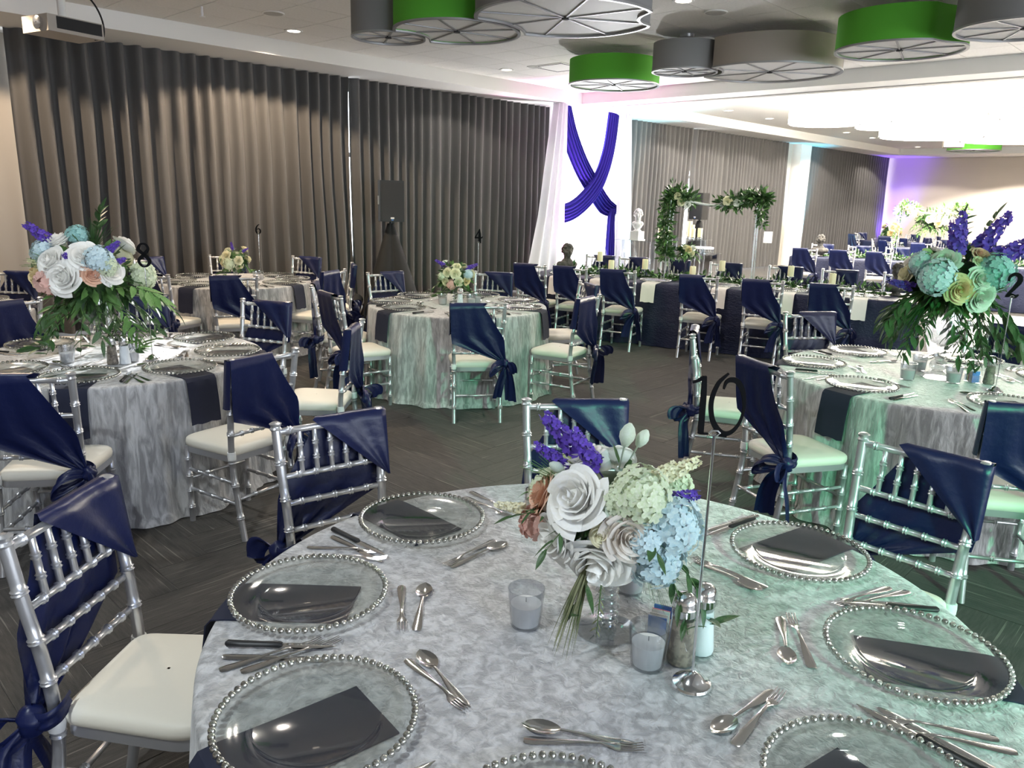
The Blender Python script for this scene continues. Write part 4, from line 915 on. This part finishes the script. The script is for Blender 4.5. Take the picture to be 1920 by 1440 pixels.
shaker(1.368, .776, t10, 'pepper', 1.32); shaker(1.436, .768, t10, 'salt', 1.32); caddy(1.412, .862, .35, t10)
votive(1.34, 4.81, tl, 1.3); votive(1.625, 4.62, tl, 1.3); shaker(1.515, 4.615, tl, 'pepper', 1.32); shaker(1.572, 4.585, tl, 'salt', 1.32); votive(1.75, 5.02, tl, 1.3)
votive(4.82, 1.41, t2, 1.35); votive(4.95, 1.20, t2, 1.35); votive(5.16, 1.45, t2, 1.3); shaker(5.09, 1.05, t2, 'pepper', 1.32); caddy(5.07, 1.13, .8, t2)
votive(4.66, 5.40, t4, 1.3); votive(4.98, 5.28, t4, 1.3); votive(4.85, 5.22, t4, 1.3); shaker(4.74, 5.25, t4, 'salt', 1.3)
votive(4.30, 8.12, TN['6'], 1.3); votive(4.23, 8.06, TN['6'], 1.3)

# ================================================================== LONG TABLE DECOR
def foliage(name, root, pts, rr, n, ls, seed, m='leaf', m2='leaf_light'):
    """dense small leaves scattered round a line: too many to count"""
    rnd = random.Random(seed); P = [Vector(p) for p in pts]
    for mm, part in ((m, .65), (m2, .35)):
        mb = MB()
        for i in range(int(n*part)):
            s = rnd.random()*(len(P)-1); k = min(len(P)-2, int(s)); c = P[k].lerp(P[k+1], s-k)
            d = Vector((rnd.gauss(0, 1), rnd.gauss(0, 1), rnd.gauss(0, .8))).normalized(); b = c+d*rr*rnd.random(); b.z = max(b.z, .004) if name == 'table_greens' else b.z
            e = (d+Vector((rnd.uniform(-.5, .5), rnd.uniform(-.5, .5), rnd.uniform(-.3, .3)))).normalized(); L = ls*rnd.uniform(.6, 1.2)
            if name == 'table_greens' and e.z < 0: e.z *= -.4
            sd = e.cross(Vector((rnd.uniform(-1, 1), rnd.uniform(-1, 1), rnd.uniform(-1, 1)))).normalized()*L*.2
            vs = [b, b+e*L*.45+sd, b+e*L, b+e*L*.45-sd]
            if name == 'table_greens': vs = [Vector((q.x, q.y, max(q.z, .002))) for q in vs]
            mb.add(vs, [(0, 1, 2), (0, 2, 3)])
        ob(name, mb.mesh(name, 0, M[mm]), root, kind='stuff')
def garland_runner(n, u0, u1, lab, seed, dens=1):
    c = nu(n, (u0+u1)/2); t = thing('garland', lab, 'garland', (c.x, c.y, TZ+.0012), UA); L = (u1-u0)/2
    ob('vine', MB().sweep([(x, .04*math.sin(x*5), .014) for x in [L*(k/20-1) for k in range(41)]], .008, 6), t, mat=M['stem'])
    foliage('table_greens', t, [(x, .04*math.sin(x*5), .02) for x in [L*(k/20-1) for k in range(41)]], .10, int(1500*dens), .085, seed)
garland_runner(9.78, -4.1, -.05, 'leafy green garland lying along the long table with the busts', 1)
garland_runner(16.4, -1.6, 2.6, 'leafy green garland lying along the far long table', 2, .8)
def pillar(n, u, lab, h=.13, hold=.14, zb=None):
    p = nu(n, u); t = thing('pillar_candle', lab, 'candle', (p.x, p.y, (TZ+.0012) if zb is None else zb), 0, 'ivory pillar candles')
    ob('candle', MB().lathe([(.036, hold), (.037, hold+.004), (.037, hold+h-.006), (.033, hold+h), (.02, hold+h-.012), (0, hold+h-.014)], 20), t, mat=M['wax']); ob('wick', MB().lathe([(.0012, hold+h-.014), (.0012, hold+h+.004)], 5), t, mat=M['black_matt'])
    if hold > .01: ob('holder', MB().lathe([(.0, .0), (.042, .0), (.042, .005), (.012, .014), (.010, hold*.5), (.016, hold*.55), (.010, hold*.6), (.012, hold-.014), (.045, hold-.004), (.045, hold)], 20), t, mat=M['crystal'])
pc = 'ivory pillar candle on a glass holder along the long table garland'
for n, u, h in ((9.9, -3.55, .17), (9.5, -3.25, .10), (9.75, -2.88, .12), (9.48, -2.2, .09), (9.98, -1.95, .14), (9.95, -1.12, .13), (9.6, -.62, .10)): pillar(n, u, pc, .125, h)
# votive cups between the settings on the long table
for n, u in ((9.55, -3.0), (9.55, -2.95), (9.55, -1.6), (9.55, -.85)):
    p = nu(n, u); votive(p.x, p.y, 'the long navy table', 1.1)
# busts
def bust_mesh(seed, m, female=False):
    rnd = random.Random(seed); mb = MB()
    mb.lathe([(.0, 0), (.055, 0), (.058, .01), (.04, .02), (.035, .04), (.0, .045)], 20)
    if female:
        mb.sphere((0, 0, .085), .10, 18, 10, (.70, .58, .62)); mb.sphere((-.05, 0, .105), .036, 12, 8); mb.sphere((.05, 0, .105), .036, 12, 8)
    else:
        mb.sphere((0, 0, .085), .11, 18, 10, (1.10, .64, .50)); mb.sphere((-.082, 0, .092), .046, 12, 8, (1, .9, .8)); mb.sphere((.082, 0, .092), .046, 12, 8, (1, .9, .8)); mb.sphere((0, 0, .125), .06, 14, 8, (1.1, .8, .7))
    mb.lathe([(.05, .08), (.042, .11), (.038, .15), (.04, .19)], 16)
    mb.sphere((0, -.005, .232), .058, 18, 12, (.88, 1.02, 1.22)); mb.sphere((0, -.028, .192), .03, 12, 8, (1, .9, .8))
    mb.sweep([(0, -.055, .25), (0, -.068, .232), (0, -.072, .222), (0, -.06, .218)], [.006, .008, .011, .006], 8)
    for s in (-1, 1):
        mb.sphere((s*.052, 0, .228), .013, 8, 6, (.5, .8, 1.3)); mb.sphere((s*.021, -.052, .252), .013, 8, 6, (1.3, .6, .5)); mb.sphere((s*.024, -.045, .222), .016, 8, 6)
    mb.sphere((0, -.06, .205), .009, 8, 6, (1.6, .7, .6))
    for i in range(110):
        z = rnd.uniform(-.15, 1); t = rnd.uniform(0, 2*PI); s = math.sqrt(1-z*z); y = s*math.sin(t)
        if y < -.45 and z < .55: continue
        mb.sphere((.056*s*math.cos(t), -.002+.064*y, .238+.075*z), rnd.uniform(.011, .019), 7, 5)
    if female: mb.sphere((0, .075, .26), .032, 12, 8)
    me = mb.mesh('bust_raw', 0); o = bpy.data.objects.new('bust_raw', me); COL.objects.link(o)
    md = o.modifiers.new('r', 'REMESH'); md.mode = 'VOXEL'; md.voxel_size = .0045; md.use_smooth_shade = True
    s2 = o.modifiers.new('s', 'SMOOTH'); s2.factor = .5; s2.iterations = 2
    dg = bpy.context.evaluated_depsgraph_get(); r = bpy.data.meshes.new_from_object(o.evaluated_get(dg)); bpy.data.objects.remove(o); r.name = 'bust'; r.materials.clear(); r.materials.append(m); r.shade_smooth()
    return r
BD = bust_mesh(3, M['stone']); BW = bust_mesh(5, M['plaster'], True)
def bust(n, u, rz, lab, s=1.05, z=TZ+.0012, me=None, xy=None):
    p = nu(n, u) if xy is None else Vector(xy); return tag(ob('bust', me or BD, loc=(p.x, p.y, z), rot=(0, 0, rz), sc=s), lab, 'statue', 'busts')
bust(9.75, -3.96, rad(-20), 'dark curly-haired bust standing against the bright white drape', 1.22)
bust(9.85, .05, rad(150), 'dark curly-haired bust at the table end beside the mint bouquet', 1.15)
bust(16.3, -1.35, rad(100), 'dark curly-haired bust on the far long table before the taupe curtain', 1.3)
# clear arches carrying garland
def arch(n, u0, u1, h, lab, seed, pale=False):
    c = nu(n, (u0+u1)/2); L = (u1-u0)/2; t = thing('flower_arch', lab, 'arch', (c.x, c.y, TZ+.0012), UA)
    for sx in (-1, 1):
        for sy in (-1, 1):
            ob('pole', MB().sweep([(sx*(L+.02), sy*.09, .0), (sx*L, sy*.075, h)], .011, 10), t, mat=M['acrylic'])
            ob('pole_core', MB().sweep([(sx*(L+.02), sy*.09, .0), (sx*L, sy*.075, h)], .0035, 6), t, mat=M['diffuser'])
        ob('foot_plate', MB().box((sx*(L+.02), 0, .005), (.12, .28, .01)), t, mat=M['acrylic'])
        ob('crosspiece', MB().sweep([(sx*L, -.075, h), (sx*L, .075, h)], .009, 8), t, mat=M['acrylic'])
    ob('ribbon_swag', MB().sweep(catmull([(-L, 0, h+.02), (-L*.5, 0, h-.03), (0, 0, h-.06), (L*.5, 0, h-.04), (L, 0, h+.02)], 6), [.02]*25, 8, flat=(1, .7)), t, mat=M['paper'])
    g = thing('garland', 'leafy rose garland over '+lab, 'garland', (c.x, c.y, TZ+.0012), UA)
    a = 'leaf_light' if pale else 'leaf'; bb = 'rose_cream' if pale else 'leaf_light'
    k = .55 if pale else 1
    foliage('leaves', g, [(-L-.05, 0, h-.02), (-L+.05, 0, h+.06), (-L*.55, 0, h+.0)], .11, int(520*k), .09, seed, a, bb)
    foliage('leaves', g, [(L*.15, 0, h-.04), (L*.6, 0, h), (L, 0, h+.07), (L+.08, 0, h+.02)], .10, int(650*k), .09, seed+1, a, bb)
    foliage('leaves', g, [(-L-.04, -.05, h-.05), (-L-.07, -.06, h*.7), (-L-.05, -.06, h*.45), (-L-.02, -.06, h*.3)], .085, int((650 if not pale else 90)*k), .085, seed+2, a, bb)
    foliage('leaves', g, [(L+.05, -.05, h), (L+.07, -.05, h*.72)], .05, int(130*k), .08, seed+3, a, bb)
    if not pale: foliage('leaves', g, [(-L-.02, 0, h), (-L-.02, 0, h+.17)], .05, 60, .07, seed+4, a, bb)
    for x, z, s, kk in ((-L*.75, h-.03, .045, 'rose_cream'), (-L*.85, h+.04, .04, 'rose_cream'), (-L*.6, h-.06, .04, 'rose_white'), (L*.33, h-.0, .05, 'rose_cream'), (L*.55, h-.02, .04, 'rose_white')):
        o = ob('rose', FM[kk][0], g, (x, -.09, z), sc=s*1.15); o.rotation_euler = Vector((0, -1, .3)).to_track_quat('Z', 'Y').to_euler()
    return t
arch(9.75, -2.58, -1.55, 1.0, 'the clear acrylic arch on the long table with busts', 21)
arch(16.4, 0.0, .95, .93, 'the clear acrylic arch on the far long table', 31, True)
# loose bouquet beside the arch leg on the long table
bouquet('small yellow and white bouquet beside the clear arch on the long table', (8.62, 5.30, 1.14), .12, [('rose_yellow', .0, .02, .045), ('rose_cream', .05, -.03, .04), ('rose_white', .06, .04, .04), ('rose_cream', -.04, .05, .035)], sprigs=8, sl=.16, ls=.06, droop=1.2, seed=17, nl=5, back=4, lk='leaf_light')
vase('trumpet_vase', 'slim clear vase under the small bouquet beside the arch', ([(0, .001), (.05, .001), (.05, .006), (.012, .014)], [(.012, .014), (.010, .2)], [(.01, .2), (.03, .26), (.055, .30), (.052, .30), (0, .215)]), 8.62, 5.30, 'glass')

# ================================================================== SWEETHEART TABLE, CAKE PLINTH, GHOST CHAIRS
t = thing('glass_table', 'clear glass table before the crossed swags, holding a white bust and candles', 'table', (11.85, 7.75, 0))
ob('top', MB().box((0, 0, 1.07), (1.9, .8, .018)), t, mat=M['acrylic'])
for sx in (-1, 1):
    for sy in (-1, 1): ob('leg', MB().lathe([(.05, .002), (.05, 1.061)], 16), t, loc=(sx*.8, sy*.3, 0), mat=M['acrylic'])
bust(0, 0, rad(-60), 'white female bust on a plinth on the clear glass table', 1.15, 1.08+.151, BW, (11.0, 7.75))
tag(ob('plinth', MB().box((0, 0, .075), (.17, .17, .15)).box((0, 0, .01), (.2, .2, .02)).mesh('plinth', 40, M['plaster']), loc=(11.0, 7.75, 1.0795)), 'small white plinth under the white bust', 'plinth')
for x, y, h in ((11.55, 7.65, .24), (11.72, 7.6, .13), (11.85, 7.7, .2), (12.65, 7.7, .22), (12.8, 7.62, .16), (12.55, 7.62, .16), (12.72, 7.8, .28)):
    t = thing('pillar_candle', 'ivory pillar candle grouped on the clear glass table', 'candle', (x, y, 1.0795), 0, 'ivory pillar candles on the glass table')
    ob('candle', MB().lathe([(.045, .03), (.045, .025+h), (.02, .02+h), (0, .018+h)], 18), t, mat=M['wax']); ob('wick', MB().lathe([(.0012, .02+h), (.0012, .04+h)], 5), t, mat=M['black_matt']); ob('holder', MB().lathe([(.055, 0), (.055, .012), (.05, .03)], 18), t, mat=M['crystal'])
def ghost(x, y, rz, lab):
    t = thing('ghost_chair', lab, 'chair', (x, y, 0), rz, 'clear acrylic chairs')
    ob('seat', MB().prism([(p.x*1.15, p.y*1.15) for p in seat_outline(1)], .44, .465), t, mat=M['acrylic'])
    for sx in (-1, 1):
        ob('leg', MB().sweep([(sx*.19, .18, .001), (sx*.2, .19, .44)], [.014, .02], 8), t, mat=M['acrylic']); ob('leg', MB().sweep([(sx*.18, -.23, .001), (sx*.18, -.2, .44)], [.014, .02], 8), t, mat=M['acrylic'])
        ob('arm', MB().sweep(catmull([(sx*.2, -.22, .66), (sx*.25, .0, .66), (sx*.22, .1, .62), (sx*.2, .1, .46)], 5), .014, 8), t, mat=M['acrylic'])
    ob('backrest', MB().sweep([(.19*math.cos(a*PI/14), -.22-.05*math.sin(a*PI/14), .73+.24*math.sin(a*PI/14)) for a in range(28)]+[(.19, -.22, .73)], .016, 8), t, mat=M['acrylic'])
    ob('back_panel', MB().grid([[(q*.17*math.cos(a*PI/14), -.225-.045*q*math.sin(a*PI/14), .73+q*.22*math.sin(a*PI/14)) for a in range(28)] for q in (.02, .5, 1)], False, True), t, mat=M['acrylic'])
    ob('back_post', MB().sweep([(-.1, -.2, .46), (-.1, -.215, .53)], .012, 8).sweep([(.1, -.2, .46), (.1, -.215, .53)], .012, 8), t, mat=M['acrylic'])
ghost(11.45, 8.65, rad(180), 'clear acrylic chair behind the glass table, beside the white bust'); ghost(12.4, 8.65, rad(180), 'clear acrylic chair behind the glass table, beside the grouped candles')
t = thing('mirror_plinth', 'mirrored square plinth carrying the crystal cake stand', 'plinth', (13.65, 8.0, 0), .3)
ob('body', MB().box((0, 0, .37), (.42, .42, .74)), t, mat=M['mirror']); ob('top', MB().box((0, 0, .747), (.8, .5, .012)), t, mat=M['acrylic'])
t = thing('cake_stand', 'white round cake stand hung with crystal drops', 'cake stand', (13.60, 8.0, .7545))
ob('foot', MB().lathe([(0, 0), (.12, 0), (.12, .006), (.03, .02), (.025, .09)], 24), t, mat=M['crystal']); ob('plate', MB().lathe([(0, .09), (.2, .09), (.205, .105), (.2, .125), (0, .125)], 36, cap=False), t, mat=M['plaster'])
dm = MB().lathe([(.0, .0), (.011, .016), (.007, .04), (.003, .055), (.003, .09)], 6).mesh('crystal_drop', 0, M['chrome'])
for k in range(22): ob('crystal_drop', dm, t, (.2*math.cos(k*2*PI/22), .2*math.sin(k*2*PI/22), .012))
# ================================================================== LOUDSPEAKERS AND LIGHTS
def loudspeaker(x, y, rz, lab, cone, h0=1.35, h=.57, w=.34, d=.34):
    s = thing('speaker_stand', lab[1], 'speaker stand', (x, y, 0), rz)
    ob('pole', MB().lathe([(.019, .5), (.019, h0+.0)], 10), s, mat=M['black_plastic'])
    for k in range(3):
        a = rad(90+120*k); ob('leg', MB().sweep([(0, 0, .95 if k < 9 else 0), (.45*math.cos(a), .45*math.sin(a), .018)], .014, 8), s, mat=M['black_plastic'])
    if cone:
        rows = []
        for j in range(12):
            t = j/11; z = h0-.03-t*(h0-.05); r0 = .03+.45*t; row = []
            for k in range(36):
                a = 2*PI*k/36; tri = max(math.cos(a-rad(90+120*q)) for q in range(3)); r = r0*(.50+.50*max(0, tri)**2)+.02; row.append((r*math.cos(a), r*math.sin(a), z))
            rows.append(row)
        ob('stretch_cover', MB().grid(rows, False, True).mesh('stretch_cover', 60, M['black_cloth']), s)
    t = thing('loudspeaker', lab[0], 'loudspeaker', (x, y, h0), rz)
    P = [(-w/2, -d/2), (w/2, -d/2), (w/2, d*.15), (w*.3, d/2), (-w*.3, d/2), (-w/2, d*.15)]
    ob('cabinet', MB().prism(P, 0, h), t, mat=M['black_plastic']); ob('grille', MB().box((0, -d/2-.006, h/2), (w*.94, .012, h*.95)), t, mat=M['grille'])
    ob('badge', MB().box((.0, -d/2-.014, .05), (.05, .004, .022)), t, mat=M['diffuser']); ob('power_led', MB().box((.0, -d/2-.014, .025), (.03, .004, .012)), t, mat=M['blue_paper'])
    ob('handle', MB().box((-w/2-.004, -.02, h*.52), (.008, .07, .12)), t, mat=M['spoke'])
loudspeaker(6.98, 9.25, rad(-28), ('black loudspeaker on the cloth-covered stand before the light gap', 'loudspeaker tripod stand covered in black stretch cloth'), True)
loudspeaker(15.55, 9.3, rad(-95), ('black loudspeaker behind the leafy arch by the curtain opening', 'black loudspeaker tripod stand behind the leafy arch'), True)
def par(x, y, rz, lab, tilt=.6, z=0):
    t = thing('par_light', lab, 'stage light', (x, y, z), rz, 'floor stage lights')
    o = MB().lathe([(.0, -.12), (.07, -.12), (.085, -.08), (.09, .08), (.10, .10), (.10, .12), (.088, .12), (.08, .06), (0, .05)], 20, cap=False)
    ob('housing', o, t, (0, 0, .17), rot=(tilt, 0, 0), mat=M['black_matt']); ob('yoke', MB().sweep([(-.11, 0, .17), (-.11, 0, .01), (.11, 0, .01), (.11, 0, .17)], .010, 8), t, mat=M['black_plastic']); ob('foot', MB().box((0, 0, .006), (.2, .16, .012)), t, mat=M['black_plastic'])
par(6.45, 9.4, rad(140), 'black stage light standing on the floor by the curtain gap', 1.1); par(21.85, 9.5, 0, 'black stage light on the floor below the white column', -.3); par(28.6, 9.4, 0, 'black stage light on the floor in the violet corner', -.3)
# small signs on thin stands
def sign(x, y, z0, lab, h=1.15, w=.2):
    t = thing('sign_stand', lab, 'sign', (x, y, z0), rad(43.9-90))
    ob('rod', MB().lathe([(.006, .0), (.006, h)], 8), t, mat=M['chrome']); ob('base', MB().lathe([(0, 0), (.09, 0), (.09, .008), (.01, .014)], 18), t, mat=M['chrome']); ob('card', MB().box((0, -.008, h+.1), (w, .006, .26)), t, mat=M['paper'])
sign(17.7, 8.7, 0, 'blank white card on a thin stand before the wide taupe curtain', .85); 
q = nu(16.3, 1.25); sign(q.x, q.y, TZ+.0012, 'blank white card on a stand on the far long table', .30, .24)
# white dance floor
p = nu(13.0, 3.3); tag(ob('dance_floor', MB().box((0, 0, .006), (5.6, 4.6, .012)).mesh('dance_floor', 0, M['vinyl']), loc=(p.x, p.y, 0), rot=(0, 0, UA)), 'glossy white vinyl dance floor beyond table two', 'dance floor')
spot('added_floor_spot', (13.6, .8, 3.3), (13.6, .6, 0), 2600, (1, .96, .9), 96, .5, .1)  # added spot that whitens the dance floor and bounces light upward
spot('pin_spot', (7.2, 8.5, 3.4), (1.53, 4.78, TZ), 6500, (.95, .97, 1), 6.0, .4, .02)
# ================================================================== FAR ROUND TABLES
def far_table(x, y, lab, seed, fl, azs):
    t = thing('round_table', lab, 'table', (x, y, 0), 0, 'far round tables'); N = 120; rows = []
    for r, z, q in [(.02, TZ, 0), (.6, TZ, 0), (.75, TZ, 0), (.76, TZ-.01, 0)]+[(.765+.04*j/8, TZ-.02-(TZ-.03)*j/8, j/8) for j in range(9)]:
        rows.append([((r+.02*q*math.sin(18*2*PI*k/N+seed))*math.cos(2*PI*k/N), (r+.02*q*math.sin(18*2*PI*k/N+seed))*math.sin(2*PI*k/N), z) for k in range(N)])
    mb = MB().grid(rows, False, True); mb.f.append(tuple(range(N))); ob('cloth', mb.mesh('cloth', 180, M['navy_cloth']), t); ob('pedestal', MB().lathe([(.3, .002), (.05, .05), (.05, TZ-.01)], 12), t, mat=M['spoke'])
    for az in azs: chair_at((x, y), az, 1.24, 'silver chair at '+lab, 'chairs at '+lab)
far_table(20.6, 6.0, 'the far navy table with the tall pale bouquet', 1, None, (-170, 150, 100, 50, 0, -105))
far_table(23.6, 7.9, 'the far navy table with the yellow bouquet by the beige wall', 2, None, (-165, 150, 60, -10, -60, -110))
far_table(22.8, 4.3, 'the far navy table furthest from the curtains', 3, None, (60, -130, 178))
vase('trumpet_vase', 'tall clear vase under the far pale bouquet', ([(0, .001), (.09, .001), (.09, .008), (.02, .016)], [(.02, .016), (.016, .42)], [(.016, .42), (.05, .47), (.09, .52), (.085, .52), (0, .43)]), 20.6, 6.0, 'glass')
bouquet('tall pale yellow and white bouquet on a far navy table', (20.6, 6.0, 1.47), .36, [('rose_white', .1, .08, .12), ('rose_cream', -.08, .05, .12), ('rose_yellow', .0, -.08, .1), ('rose_white', .17, -.04, .1), ('rose_cream', -.2, .0, .09), ('rose_white', .05, .2, .09)], sprigs=14, sl=.35, ls=.12, droop=1.4, seed=41, nl=6, lk='leaf_light', low=-.3)
vase('compote_vase', 'low glass compote under the far yellow bouquet', SMALLV, 23.6, 7.9)
bouquet('round yellow bouquet on a far navy table by the beige wall', (23.6, 7.9, 1.08), .28, [('rose_yellow', .1, .05, .11), ('rose_cream', -.08, .08, .11), ('rose_yellow', -.1, -.08, .1), ('rose_cream', .03, -.06, .1), ('rose_cream', .0, .18, .09), ('rose_yellow', .18, -.05, .08)], sprigs=10, sl=.2, ls=.09, droop=1.4, seed=43, nl=5, lk='leaf_light', low=-.3, backk=('rose_yellow', 'rose_cream'))
